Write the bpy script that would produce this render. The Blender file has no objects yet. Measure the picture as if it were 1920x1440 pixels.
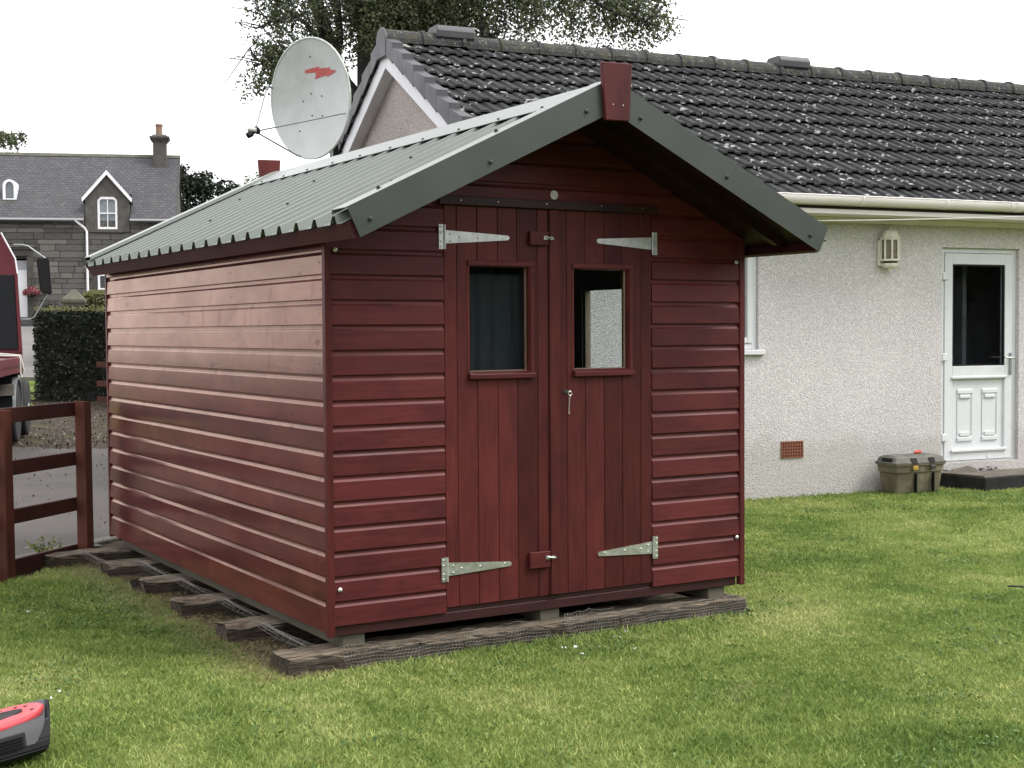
import bpy, bmesh, math, random
import numpy as np
from mathutils import Vector, Matrix
random.seed(7); rng = np.random.default_rng(7)
R = math.radians
S = bpy.context.scene
COL = S.collection

# ---------------------------------------------------------------- camera
CAM = (-2.4564, -5.661, 1.3125); YAW, PIT, ROL, FPX = 0.5416, 0.0385, -0.0066, 2592.3
cam = bpy.data.objects.new('camera', bpy.data.cameras.new('camera')); COL.objects.link(cam)
fw = Vector((math.sin(YAW)*math.cos(PIT), math.cos(YAW)*math.cos(PIT), -math.sin(PIT)))
r1 = Vector((math.cos(YAW), -math.sin(YAW), 0)); u1 = r1.cross(fw)
r2 = r1*math.cos(ROL)+u1*math.sin(ROL); u2 = -r1*math.sin(ROL)+u1*math.cos(ROL)
m = Matrix((r2, u2, -fw)).transposed().to_4x4(); m.translation = Vector(CAM)
cam.matrix_world = m
cam.data.sensor_width = 36; cam.data.lens = 36*FPX/1920
cam.data.clip_start = .1; cam.data.clip_end = 2000
S.camera = cam

# ---------------------------------------------------------------- sky and sun (overcast)
SUN_EL, SUN_AZ = R(52), R(132)          # azimuth clockwise from +y
w = bpy.data.worlds.new('World'); S.world = w; w.use_nodes = True
nt = w.node_tree; nt.nodes.clear()
sky = nt.nodes.new('ShaderNodeTexSky'); sky.sky_type = 'NISHITA'; sky.sun_disc = False
sky.sun_elevation = SUN_EL; sky.sun_rotation = SUN_AZ; sky.dust_density = 6; sky.air_density = 1.0; sky.ozone_density = 1
hs = nt.nodes.new('ShaderNodeHueSaturation'); hs.inputs['Saturation'].default_value = .35
mx = nt.nodes.new('ShaderNodeMix'); mx.data_type = 'RGBA'; mx.inputs[0].default_value = .82
mx.inputs[7].default_value = (11.5, 11.6, 11.9, 1)
bg = nt.nodes.new('ShaderNodeBackground'); bg.inputs['Strength'].default_value = .10
wo = nt.nodes.new('ShaderNodeOutputWorld')
nt.links.new(sky.outputs[0], hs.inputs['Color']); nt.links.new(hs.outputs[0], mx.inputs[6])
nt.links.new(mx.outputs[2], bg.inputs[0]); nt.links.new(bg.outputs[0], wo.inputs[0])
sl = bpy.data.lights.new('sun', 'SUN'); sl.energy = 1.4; sl.angle = R(22); sl.color = (1, .97, .92)
so = bpy.data.objects.new('sun', sl); COL.objects.link(so)
sd = Vector((math.sin(SUN_AZ)*math.cos(SUN_EL), math.cos(SUN_AZ)*math.cos(SUN_EL), math.sin(SUN_EL)))
so.rotation_euler = sd.to_track_quat('Z', 'Y').to_euler(); so.location = sd*60
S.view_settings.view_transform = 'Standard'; S.view_settings.look = 'None'
S.view_settings.exposure = 1.0; S.view_settings.gamma = 1; S.view_settings.use_curve_mapping = False
S.render.engine = 'CYCLES'

# ---------------------------------------------------------------- material helpers
class N:
    def __init__(s, name):
        s.m = bpy.data.materials.new(name); s.m.use_nodes = True; s.t = s.m.node_tree
        s.p = s.t.nodes['Principled BSDF']; s.out = s.t.nodes['Material Output']
    def n(s, t, **k):
        x = s.t.nodes.new(t)
        for a, b in k.items():
            if a in ('operation', 'blend_type', 'data_type', 'feature', 'interpolation_type', 'attribute_name', 'noise_dimensions', 'distance', 'wave_type', 'bands_direction'): setattr(x, a, b)
            else: x.inputs[a.replace('_', ' ')].default_value = b
        return x
    def l(s, a, b): s.t.links.new(a, b)
    def ramp(s, src, stops, interp='LINEAR'):
        x = s.t.nodes.new('ShaderNodeValToRGB'); x.color_ramp.interpolation = interp
        e = x.color_ramp.elements
        while len(e) < len(stops): e.new(.5)
        for i, (p, c) in enumerate(stops):
            e[i].position = p
            e[i].color = (c, c, c, 1) if isinstance(c, (int, float)) else (*c, 1)
        s.l(src, x.inputs[0]); return x.outputs[0]
    def mix(s, f, a, b, bt='MIX'):
        x = s.t.nodes.new('ShaderNodeMix'); x.data_type = 'RGBA'; x.blend_type = bt
        for i, v in ((0, f), (6, a), (7, b)):
            if isinstance(v, (int, float)): x.inputs[i].default_value = v if i == 0 else (v, v, v, 1)
            elif isinstance(v, tuple): x.inputs[i].default_value = (*v, 1)
            else: s.l(v, x.inputs[i])
        return x.outputs[2]
    def math(s, op, a, b=None):
        x = s.t.nodes.new('ShaderNodeMath'); x.operation = op
        for i, v in ((0, a), (1, b)):
            if v is None: continue
            if isinstance(v, (int, float)): x.inputs[i].default_value = v
            else: s.l(v, x.inputs[i])
        return x.outputs[0]
    def pos(s, scale=(1, 1, 1), obj=False, rnd=False, rot=None):
        if obj: v = s.t.nodes.new('ShaderNodeTexCoord').outputs['Object']
        else: v = s.t.nodes.new('ShaderNodeNewGeometry').outputs['Position']
        if rnd:
            oi = s.t.nodes.new('ShaderNodeObjectInfo'); q = s.math('MULTIPLY', oi.outputs['Random'], 53.0)
            a = s.t.nodes.new('ShaderNodeVectorMath'); a.operation = 'ADD'; s.l(v, a.inputs[0]); s.l(q, a.inputs[1]); v = a.outputs[0]
        mp = s.t.nodes.new('ShaderNodeMapping'); mp.inputs['Scale'].default_value = scale
        if rot: mp.inputs['Rotation'].default_value = rot
        s.l(v, mp.inputs[0]); return mp.outputs[0]
    def noise(s, v, scale, detail=4, rough=.55, dist=0):
        x = s.t.nodes.new('ShaderNodeTexNoise'); x.inputs['Scale'].default_value = scale
        x.inputs['Detail'].default_value = detail; x.inputs['Roughness'].default_value = rough; x.inputs['Distortion'].default_value = dist
        s.l(v, x.inputs['Vector']); return x.outputs[0]
    def vor(s, v, scale, feature='F1', rand=1):
        x = s.t.nodes.new('ShaderNodeTexVoronoi'); x.feature = feature; x.inputs['Scale'].default_value = scale
        x.inputs['Randomness'].default_value = rand
        s.l(v, x.inputs['Vector']); return x
    def bump(s, h, strength=.5, dist=.01, prev=None):
        x = s.t.nodes.new('ShaderNodeBump'); x.inputs['Strength'].default_value = strength; x.inputs['Distance'].default_value = dist
        s.l(h, x.inputs['Height'])
        if prev: s.l(prev, x.inputs['Normal'])
        s.l(x.outputs[0], s.p.inputs['Normal']); return x.outputs[0]
    def col(s, c):
        if isinstance(c, tuple): s.p.inputs['Base Color'].default_value = (*c, 1)
        else: s.l(c, s.p.inputs['Base Color'])
    def set(s, **k):
        for a, b in k.items(): s.p.inputs[a.replace('_', ' ')].default_value = b
        return s

def plain(name, c, rough=.6, var=.12, nscale=8, bump=0, bscale=200, metallic=0, spec=.5, dirt=None):
    a = N(name); v = a.pos(obj=True, rnd=True)
    n1 = a.noise(v, nscale, 5, .6)
    lo = tuple(x*(1-var*1.6) for x in c); hi = tuple(min(1, x*(1+var)) for x in c)
    cc = a.ramp(n1, [(.3, lo), (.7, hi)])
    if dirt:
        n2 = a.noise(v, nscale*.6, 6, .7, .4)
        cc = a.mix(a.ramp(n2, [(.52, 0), (.72, dirt[1])]), cc, dirt[0])
    a.col(cc); a.set(Roughness=rough, Metallic=metallic, Specular_IOR_Level=spec)
    rj = .03 if spec > .8 else .08
    r_ = a.ramp(n1, [(.3, max(0, rough-rj)), (.7, min(1, rough+rj))]); a.l(r_, a.p.inputs['Roughness'])
    if bump: a.bump(a.noise(v, bscale, 3), bump, .004)
    return a.m

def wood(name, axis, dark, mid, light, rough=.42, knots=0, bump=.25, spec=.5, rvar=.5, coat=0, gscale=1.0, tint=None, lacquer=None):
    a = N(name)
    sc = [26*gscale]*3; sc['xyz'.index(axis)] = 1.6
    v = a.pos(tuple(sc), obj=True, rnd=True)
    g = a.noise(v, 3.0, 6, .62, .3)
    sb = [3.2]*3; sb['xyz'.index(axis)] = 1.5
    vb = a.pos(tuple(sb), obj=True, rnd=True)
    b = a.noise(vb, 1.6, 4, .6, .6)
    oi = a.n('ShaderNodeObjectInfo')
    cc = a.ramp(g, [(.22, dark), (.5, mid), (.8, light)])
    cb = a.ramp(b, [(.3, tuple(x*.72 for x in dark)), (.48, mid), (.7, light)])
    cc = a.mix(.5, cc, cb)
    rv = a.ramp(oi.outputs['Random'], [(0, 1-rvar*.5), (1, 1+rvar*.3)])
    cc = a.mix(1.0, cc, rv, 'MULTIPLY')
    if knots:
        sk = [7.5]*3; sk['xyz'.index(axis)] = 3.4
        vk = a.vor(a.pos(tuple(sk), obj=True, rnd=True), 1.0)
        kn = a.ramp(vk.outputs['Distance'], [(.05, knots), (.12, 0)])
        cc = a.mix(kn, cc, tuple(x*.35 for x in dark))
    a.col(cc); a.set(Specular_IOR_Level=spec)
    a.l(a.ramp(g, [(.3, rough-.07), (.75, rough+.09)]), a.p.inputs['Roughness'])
    if tint: a.p.inputs['Specular Tint'].default_value = (*tint, 1)
    if coat: a.set(Coat_Weight=coat, Coat_Roughness=.28)
    nb = a.bump(g, bump, .0015)
    if lacquer:
        gl = a.n('ShaderNodeBsdfGlossy'); lc = lacquer[0]; lq = a.mix(a.ramp(b, [(.3, 0), (.65, 1)]), tuple(x*.80 for x in lc), tuple(min(1.0, x*1.06) for x in lc)); lq = a.mix(a.ramp(g, [(.25, .35), (.5, 0)]), lq, tuple(x*y for x, y in zip(lc, (.72, .62, .62))))
        if knots: lq = a.mix(a.math('MULTIPLY', kn, .8), lq, (.45, .28, .22))
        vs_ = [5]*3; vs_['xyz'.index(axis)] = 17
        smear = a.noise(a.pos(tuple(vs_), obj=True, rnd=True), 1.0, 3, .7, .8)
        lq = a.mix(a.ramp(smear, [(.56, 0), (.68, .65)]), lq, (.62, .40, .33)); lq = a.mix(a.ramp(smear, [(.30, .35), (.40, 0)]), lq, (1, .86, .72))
        a.l(lq, gl.inputs['Color']); gl.inputs['Roughness'].default_value = lacquer[1]; a.l(nb, gl.inputs['Normal'])
        fr = a.n('ShaderNodeFresnel'); fr.inputs[0].default_value = lacquer[2]
        mm = a.n('ShaderNodeMixShader'); a.l(fr.outputs[0], mm.inputs[0]); a.l(a.p.outputs[0], mm.inputs[1]); a.l(gl.outputs[0], mm.inputs[2]); a.l(mm.outputs[0], a.out.inputs[0])
    return a.m

RD, RM, RL = (.036, .0085, .0108), (.074, .0142, .0152), (.114, .0225, .0200)
M = {}
M['stain_x'] = wood('red_stain_x', 'x', RD, RM, RL, .45, spec=.30, tint=(1, .72, .72), knots=.3)
M['stain_y'] = wood('red_stain_y', 'y', (.044, .0065, .0085), (.084, .0115, .0130), (.135, .024, .020), .5, knots=.8, spec=.12, bump=.07, lacquer=((1, .70, .56), .155, 1.58))
M['stain_z'] = wood('red_stain_z', 'z', (.036, .0082, .0105), (.074, .0142, .0140), (.118, .0230, .0190), .48, knots=.25, spec=.28, tint=(1, .72, .72), rvar=.7)
M['stain_dark'] = wood('red_stain_dark', 'y', (.009, .0035, .004), (.018, .005, .0055), (.028, .0075, .0075), .5, spec=.3)  # shade under the roof overhang put into the wood colour
M['stain_dark_x'] = wood('red_stain_dark_x', 'x', (.014, .0045, .0055), (.028, .007, .008), (.042, .010, .010), .5, spec=.35)
M['stain_fascia'] = wood('red_stain_fascia', 'y', (.030, .009, .010), (.055, .015, .016), (.080, .021, .021), .5, spec=.3)
M['stain_fence'] = wood('fence_stain', 'z', (.040, .014, .010), (.085, .026, .017), (.14, .045, .028), .75, spec=.25, knots=.3, bump=.5)
M['stain_rail'] = wood('fence_stain_rail', 'x', (.032, .014, .011), (.062, .022, .016), (.10, .037, .026), .75, spec=.25, knots=.3, bump=.5)
M['pine'] = wood('bare_pine', 'z', (.13, .095, .065), (.20, .15, .105), (.26, .20, .14), .6)
M['pine_dim'] = wood('interior_boards', 'x', (.20, .19, .18), (.27, .26, .25), (.34, .32, .30), .7)
M['treated'] = wood('treated_bearer', 'y', (.045, .042, .03), (.085, .075, .052), (.13, .115, .08), .8, bump=.5)
def sleeper_mat():
    a = N('weathered_sleeper'); v = a.pos((2.2, 26, 26), obj=True, rnd=True)
    g = a.noise(v, 2.2, 8, .68, .5)
    c = a.ramp(g, [(.32, (.012, .009, .007)), (.42, (.060, .048, .035)), (.50, (.17, .135, .098)), (.66, (.33, .27, .21))])
    b = a.noise(a.pos((1, 1, 1), obj=True, rnd=True), 7, 4, .6)
    c = a.mix(a.ramp(b, [(.30, .6), (.48, 0)]), c, (.035, .028, .022))
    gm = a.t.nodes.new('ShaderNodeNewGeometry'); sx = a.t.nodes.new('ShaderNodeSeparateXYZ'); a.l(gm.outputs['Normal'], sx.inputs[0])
    # end grain and sides of the old sleepers are darker, the tops are bleached
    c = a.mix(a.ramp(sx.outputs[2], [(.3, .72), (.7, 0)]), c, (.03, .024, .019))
    a.col(c); a.set(Roughness=.9, Specular_IOR_Level=.2); a.bump(g, 1.0, .02); return a.m
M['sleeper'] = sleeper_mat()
M['sheet'] = plain('roof_sheet_paint', (.112, .128, .112), .38, .05, 3, spec=.5)
M['flash'] = plain('green_flashing', (.036, .045, .036), .38, .05, 3, spec=.5)
M['flash_top'] = plain('pale_flashing', (.215, .23, .215), .42, .04, 3, spec=.5)  # upward flashing faces: sky sheen put into a paler base colour
M['steel'] = plain('galvanised_steel', (.60, .61, .60), .38, .10, 30, metallic=.85, bump=.08, bscale=90)
M['bolt'] = plain('dark_screw', (.02, .025, .02), .5, .2, 50)
M['badge'] = plain('silver_badge', (.62, .60, .60), .6, .2, 60, metallic=.0, bump=.6, bscale=140)
M['black'] = plain('black_plastic', (.008, .008, .009), .55, .25, 20, spec=.2)
M['upvc'] = plain('white_upvc', (.66, .67, .69), .28, .02, 2)
M['upvc_old'] = plain('cream_upvc', (.80, .745, .74), .38, .06, 2.5)
M['paint_w'] = plain('white_paint', (.72, .72, .74), .5, .05, 3, dirt=((.45, .43, .38), .35))
M['lantern'] = plain('lantern_cream', (.70, .66, .58), .45, .08, 12)
M['lantern_glass'] = plain('lantern_dull_glass', (.16, .14, .10), .25, .15, 20)
M['terracotta'] = plain('terracotta', (.22, .075, .042), .8, .2, 30, bump=.4)
M['dark'] = plain('dark_void', (.012, .011, .011), .9, .2, 6)
M['room'] = plain('room_walls', (.20, .19, .20), .9, .2, 2)
M['rope'] = plain('pale_rope', (.5, .47, .42), .8, .15, 30)
M['cord'] = plain('white_cord', (.7, .7, .66), .6, .05, 10)
M['gal_wire'] = plain('mesh_wire', (.22, .205, .18), .6, .3, 30, metallic=.3)
M['dish'] = plain('dish_grey', (.50, .525, .505), .5, .08, 2.2, dirt=((.33, .325, .29), .5))
M['dish_rim'] = plain('dish_rim', (.50, .53, .49), .5, .1, 5, dirt=((.2, .21, .16), .6))
M['red_print'] = plain('red_print', (.46, .085, .07), .5, .1, 12)
M['grey_metal'] = plain('grey_metal', (.30, .31, .32), .45, .12, 12, metallic=.5)

def glass(name, tint=(.9, .92, .92), refl=1.0):
    a = N(name); a.t.nodes.remove(a.p)
    tr = a.n('ShaderNodeBsdfTransparent'); tr.inputs[0].default_value = (*tint, 1)
    gl = a.n('ShaderNodeBsdfGlossy'); gl.inputs['Roughness'].default_value = .015
    fr = a.n('ShaderNodeFresnel'); fr.inputs[0].default_value = 1.5
    gm = a.n('ShaderNodeNewGeometry'); f = a.math('MULTIPLY', a.math('MULTIPLY', fr.outputs[0], refl), a.math('SUBTRACT', 1.0, gm.outputs['Backfacing']))
    mm = a.n('ShaderNodeMixShader'); a.l(f, mm.inputs[0]); a.l(tr.outputs[0], mm.inputs[1]); a.l(gl.outputs[0], mm.inputs[2])
    a.l(mm.outputs[0], a.out.inputs[0]); return a.m
M['glass'] = glass('window_glass')
M['glass_dk'] = glass('double_glazing', (.82, .84, .85), 1.3)

def harl(name, c_lo, c_mid, c_hi, s=70):
    a = N(name); v = a.pos()
    vo = a.vor(v, s); n1 = a.noise(v, s*.55, 3, .6); n2 = a.noise(v, .9, 4, .6)
    sep = a.t.nodes.new('ShaderNodeSeparateColor'); a.l(vo.outputs['Color'], sep.inputs[0])
    c = a.ramp(sep.outputs[0], [(0, c_mid), (.55, c_mid), (1, c_hi)])
    cc = a.ramp(vo.outputs['Distance'], [(.25, 0), (.75, .75)])
    c = a.mix(cc, c, c_lo)
    c = a.mix(a.ramp(n1, [(.42, .42), (.56, 0)]), c, c_lo)
    c = a.mix(1.0, c, a.ramp(n2, [(.3, (.90, .90, .89)), (.7, (1.04, 1.03, 1.02))]), 'MULTIPLY')
    # green-brown splash stains near the foot of the wall
    gm = a.t.nodes.new('ShaderNodeNewGeometry'); sx = a.t.nodes.new('ShaderNodeSeparateXYZ'); a.l(gm.outputs['Position'], sx.inputs[0])
    z = a.math('ADD', sx.outputs[2], a.math('MULTIPLY', a.noise(v, 5, 4, .6), -.35))
    c = a.mix(a.ramp(z, [(.0, .35), (.16, 0)]), c, (.28, .27, .22))
    a.col(c); a.set(Roughness=.9, Specular_IOR_Level=.2)
    h = a.math('SUBTRACT', a.math('MULTIPLY', n1, .6), vo.outputs['Distance'])
    a.bump(h, .5, .010); return a.m
M['harl_w'] = harl('white_harling', (.42, .402, .405), (.69, .658, .665), (.84, .805, .81), 80)
M['harl_b'] = harl('beige_harling', (.30, .262, .245), (.56, .505, .475), (.72, .66, .63), 70)

def tile_mat():
    a = N('concrete_tile'); v = a.pos()
    n1 = a.noise(v, 9, 5, .6); oi = a.n('ShaderNodeObjectInfo')
    c = a.ramp(n1, [(.3, (.014, .014, .015)), (.7, (.032, .032, .034))])
    c = a.mix(1.0, c, a.ramp(oi.outputs['Random'], [(0, .8), (1, 1.2)]), 'MULTIPLY')
    # grey-green bloom, and white lichen rosettes with ragged outlines
    c = a.mix(a.ramp(a.noise(v, 3, 5, .65), [(.55, 0), (.75, .4)]), c, (.055, .055, .045))
    wv = a.t.nodes.new('ShaderNodeVectorMath'); wv.operation = 'ADD'
    nz = a.t.nodes.new('ShaderNodeTexNoise'); nz.inputs['Scale'].default_value = 22; a.l(v, nz.inputs['Vector'])
    ms = a.t.nodes.new('ShaderNodeVectorMath'); ms.operation = 'SCALE'; ms.inputs['Scale'].default_value = .05
    a.l(nz.outputs['Color'], ms.inputs[0]); a.l(v, wv.inputs[0]); a.l(ms.outputs[0], wv.inputs[1])
    for sc, thr, rr, sd in ((8.5, .66, .20, 0), (17, .74, .24, 3.3)):
        vo = a.vor(wv.outputs[0], sc); sep = a.t.nodes.new('ShaderNodeSeparateColor'); a.l(vo.outputs['Color'], sep.inputs[0])
        pick = a.ramp(sep.outputs[0], [(thr, 0), (thr+.02, 1)])
        disc = a.ramp(vo.outputs['Distance'], [(rr, 1), (rr+.06, 0)])
        k = a.math('MULTIPLY', pick, disc)
        k = a.math('MULTIPLY', k, a.ramp(a.noise(v, 60, 3), [(.3, .4), (.5, 1)]))
        c = a.mix(k, c, (.33, .335, .32))
    a.col(c); a.set(Roughness=.8, Specular_IOR_Level=.2); a.bump(a.noise(v, 120, 3), .4, .004); return a.m
M['tile'] = tile_mat()
def ridge_mat():
    a = N('mossy_ridge_tile'); v = a.pos()
    c = a.ramp(a.noise(v, 8, 5, .6), [(.3, (.018, .018, .018)), (.7, (.042, .042, .042))])
    c = a.mix(a.ramp(a.noise(v, 10, 6, .7), [(.50, 0), (.62, .8)]), c, (.060, .057, .030))
    c = a.mix(a.ramp(a.noise(v, 17, 6, .7), [(.57, 0), (.64, .7)]), c, (.17, .17, .15))
    a.col(c); a.set(Roughness=.9); a.bump(a.noise(v, 45, 4), .9, .02); return a.m
M['ridge'] = ridge_mat()
M['verge'] = plain('verge_cap', (.050, .047, .052), .5, .1, 4)
def slate_mat():
    a = N('old_slate'); v = a.pos(obj=True)
    br = a.t.nodes.new('ShaderNodeTexBrick'); mp = a.t.nodes.new('ShaderNodeMapping')
    mp.inputs['Rotation'].default_value = (R(90), 0, 0); a.l(v, mp.inputs[0]); a.l(mp.outputs[0], br.inputs['Vector'])
    br.inputs['Scale'].default_value = 1; br.inputs['Brick Width'].default_value = .19; br.inputs['Row Height'].default_value = .10
    br.inputs['Mortar Size'].default_value = .012; br.inputs['Color1'].default_value = (.045, .043, .050, 1); br.inputs['Color2'].default_value = (.075, .071, .080, 1)
    br.inputs['Mortar'].default_value = (.02, .02, .02, 1)
    c = a.mix(a.ramp(a.noise(v, 2.2, 6, .7), [(.5, 0), (.75, .5)]), br.outputs[0], (.095, .09, .075))
    c = a.mix(a.ramp(a.noise(v, 6, 4, .7), [(.35, .6), (.6, 0)]), c, (.030, .029, .033))
    a.col(c); a.set(Roughness=.7); a.bump(br.outputs['Fac'], .6, .02); return a.m
M['slate'] = slate_mat()
def stone_mat(name, c1, c2, c3):
    a = N(name); v = a.pos(obj=True, rnd=True); oi = a.n('ShaderNodeObjectInfo')
    c = a.ramp(oi.outputs['Random'], [(0, c1), (.6, c2), (1, c3)])
    c = a.mix(1.0, c, a.ramp(a.noise(v, 5, 5, .65), [(.3, .72), (.7, 1.2)]), 'MULTIPLY')
    a.col(c); a.set(Roughness=.9); a.bump(a.noise(v, 30, 3), .5, .01); return a.m
M['stone'] = stone_mat('dark_sandstone', (.066, .062, .056), (.088, .083, .075), (.145, .137, .123))
M['stone_trim'] = stone_mat('sandstone_trim', (.058, .054, .047), (.066, .061, .053), (.078, .072, .064))
M['stone_light'] = stone_mat('mossy_capstone', (.080, .080, .055), (.088, .085, .06), (.095, .09, .07))
M['chimney_pot'] = plain('chimney_pot_clay', (.25, .15, .10), .8, .2, 6)

def ground_mat():
    a = N('soil_and_litter'); v = a.pos()
    c = a.ramp(a.noise(v, 3, 6, .7), [(.3, (.020, .015, .011)), (.7, (.055, .042, .030))])
    vo = a.vor(v, 26); sep = a.t.nodes.new('ShaderNodeSeparateColor'); a.l(vo.outputs['Color'], sep.inputs[0])
    c = a.mix(a.ramp(sep.outputs[1], [(.72, 0), (.8, .8)]), c, (.10, .075, .05))
    c = a.mix(a.ramp(a.noise(v, 1.3, 5, .7), [(.55, 0), (.68, .7)]), c, (.08, .10, .03))
    a.col(c); a.set(Roughness=.95, Specular_IOR_Level=.15); a.bump(a.noise(v, 22, 6, .7), .9, .03); return a.m
M['soil'] = ground_mat()
def asphalt_mat(name, lo, hi):
    a = N(name); v = a.pos()
    c = a.ramp(a.noise(v, 1.1, 6, .65), [(.3, lo), (.7, hi)])
    c = a.mix(a.ramp(a.noise(v, 160, 2, .5), [(.35, .5), (.6, 0)]), c, tuple(x*.55 for x in lo))
    vo = a.vor(v, 5.5); c = a.mix(a.ramp(vo.outputs['Distance'], [(.03, .8), (.07, 0)]), c, (.05, .04, .03))
    c = a.mix(a.ramp(a.noise(v, .6, 5, .7), [(.58, 0), (.75, .35)]), c, (.10, .10, .07))
    a.col(c); a.set(Roughness=.9, Specular_IOR_Level=.3); a.bump(a.noise(v, 130, 2), .5, .006); return a.m
M['asphalt'] = asphalt_mat('worn_asphalt', (.062, .055, .050), (.098, .087, .079))
M['road'] = asphalt_mat('pale_road', (.145, .138, .13), (.20, .19, .18))
M['concrete'] = asphalt_mat('old_concrete', (.11, .10, .08), (.18, .165, .14))
def lawn_color(a, v, base=False):
    n1 = a.noise(v, .6, 4, .55, .3); n2 = a.noise(v, 2.6, 4, .65); n3 = a.noise(v, 11, 3, .6); n4 = a.noise(v, 38, 2, .6)
    s = a.math('ADD', a.math('ADD', a.math('MULTIPLY', n1, .40), a.math('MULTIPLY', n2, .26)), a.math('ADD', a.math('MULTIPLY', n3, .18), a.math('MULTIPLY', n4, .16)))
    c = a.ramp(s, [(.385, (.085, .145, .030)), (.455, (.162, .242, .056)), (.525, (.262, .335, .094)), (.60, (.39, .43, .165))])
    # straw-coloured worn patches
    c = a.mix(a.ramp(a.noise(v, 1.9, 5, .7, .5), [(.60, 0), (.72, .45)]), c, (.36, .33, .17))
    return c
def lawn_base():
    a = N('lawn_thatch'); v = a.pos()
    c = a.mix(1.0, lawn_color(a, v), (.55, .55, .45), 'MULTIPLY')
    a.col(c); a.set(Roughness=.95, Specular_IOR_Level=.1); a.bump(a.noise(v, 60, 5, .7), 1.0, .02); return a.m
M['thatch'] = lawn_base()
def blade_mat():
    a = N('grass_blades'); v = a.pos()
    at = a.n('ShaderNodeAttribute'); at.attribute_name = 'rnd'
    c = lawn_color(a, v)
    c = a.mix(1.0, c, a.ramp(at.outputs['Fac'], [(0, (.62, .68, .6)), (.5, (1, 1, 1)), (.9, (1.3, 1.22, 1.25)), (1, (1.9, 1.6, 1.7))]), 'MULTIPLY')
    a.col(c); a.set(Roughness=.55, Specular_IOR_Level=.25)
    tl = a.n('ShaderNodeBsdfTranslucent'); a.l(c, tl.inputs[0]); ms = a.n('ShaderNodeMixShader'); ms.inputs[0].default_value = .35
    a.l(a.p.outputs[0], ms.inputs[1]); a.l(tl.outputs[0], ms.inputs[2]); a.l(ms.outputs[0], a.out.inputs[0]); return a.m
M['blade'] = blade_mat()
def leaf_mat(name, c0, c1, c2, tr=.35, rough=.45):
    a = N(name); at = a.n('ShaderNodeAttribute'); at.attribute_name = 'rnd'
    c = a.ramp(at.outputs['Fac'], [(0, c0), (.55, c1), (1, c2)])
    a.col(c); a.set(Roughness=rough, Specular_IOR_Level=.35)
    tl = a.n('ShaderNodeBsdfTranslucent'); a.l(c, tl.inputs[0]); ms = a.n('ShaderNodeMixShader'); ms.inputs[0].default_value = tr
    a.l(a.p.outputs[0], ms.inputs[1]); a.l(tl.outputs[0], ms.inputs[2]); a.l(ms.outputs[0], a.out.inputs[0]); return a.m
M['leaf_beech'] = leaf_mat('beech_leaves', (.052, .068, .032), (.110, .130, .064), (.21, .23, .12), .45)
M['leaf_dark'] = leaf_mat('dark_leaves', (.012, .018, .010), (.022, .030, .016), (.042, .052, .026))
M['leaf_hedge'] = leaf_mat('hedge_leaves', (.005, .009, .004), (.011, .018, .007), (.035, .050, .020), .12, .4)
M['leaf_hedge_y'] = leaf_mat('yellow_hedge_leaves', (.07, .08, .022), (.15, .15, .05), (.26, .23, .10), .2)
M['leaf_weed'] = leaf_mat('weed_leaves', (.10, .13, .03), (.19, .22, .06), (.3, .33, .1))
M['litter'] = leaf_mat('leaf_litter', (.022, .016, .010), (.050, .036, .024), (.17, .15, .12), .1)
M['petal'] = leaf_mat('basket_flowers', (.02, .035, .012), (.30, .03, .09), (.45, .25, .20), .2)
M['daisy'] = leaf_mat('white_petals', (.6, .6, .55), (.75, .75, .7), (.8, .8, .78), .2)
def bark_mat():
    a = N('bark'); v = a.pos((1, 1, .25)); g = a.noise(v, 9, 6, .7, .5)
    a.col(a.ramp(g, [(.3, (.010, .009, .008)), (.7, (.042, .038, .033))])); a.set(Roughness=.95); a.bump(g, 1, .05); return a.m
M['bark'] = bark_mat()
M['truck_red'] = plain('truck_red', (.105, .012, .018), .45, .12, 3, spec=.35, dirt=((.06, .02, .02), .5))
M['truck_grey'] = plain('truck_dark_panel', (.010, .011, .013), .7, .1, 3, spec=.2)
M['rubber'] = plain('tyre_rubber', (.014, .014, .014), .8, .2, 9)
M['timber_grey'] = wood('grey_timber', 'x', (.13, .12, .095), (.20, .185, .15), (.26, .24, .20), .8)
M['mower_black'] = plain('mower_black', (.006, .006, .007), .5, .25, 9, spec=.2, dirt=((.03, .027, .022), .4))
M['mower_grey'] = plain('mower_grey', (.040, .040, .044), .5, .12, 6)
M['mower_red'] = plain('mower_red', (.46, .045, .055), .42, .06, 5)
def toolbox_mat():
    a = N('grimy_toolbox'); v = a.pos(obj=True)
    c = a.ramp(a.noise(v, 6, 6, .7, .4), [(.3, (.065, .056, .033)), (.55, (.135, .118, .072)), (.75, (.27, .24, .16))])
    a.col(c); a.set(Roughness=.6); a.bump(a.noise(v, 60, 3), .2, .003); return a.m
M['toolbox'] = toolbox_mat()
M['toolbox_lid'] = plain('toolbox_lid', (.12, .118, .10), .65, .25, 9, dirt=((.055, .05, .035), .7))
M['yellow'] = plain('yellow_catch', (.40, .23, .03), .5, .1, 8)
M['orange'] = plain('orange_handle', (.50, .07, .035), .35, .1, 8)
M['tar'] = plain('tarred_edge', (.016, .016, .017), .8, .35, 9, bump=.4, spec=.25, dirt=((.05, .047, .04), .5))
M['slab'] = plain('stained_slab', (.125, .105, .085), .85, .3, 5, bump=.4, dirt=((.06, .048, .038), .6))
M['white_print'] = plain('white_print', (.8, .8, .8), .5, .02, 5)
M['net'] = plain('net_curtain', (.33, .34, .36), .9, .1, 40)
M['blind'] = plain('white_blind', (.42, .43, .45), .8, .08, 9)

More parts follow.
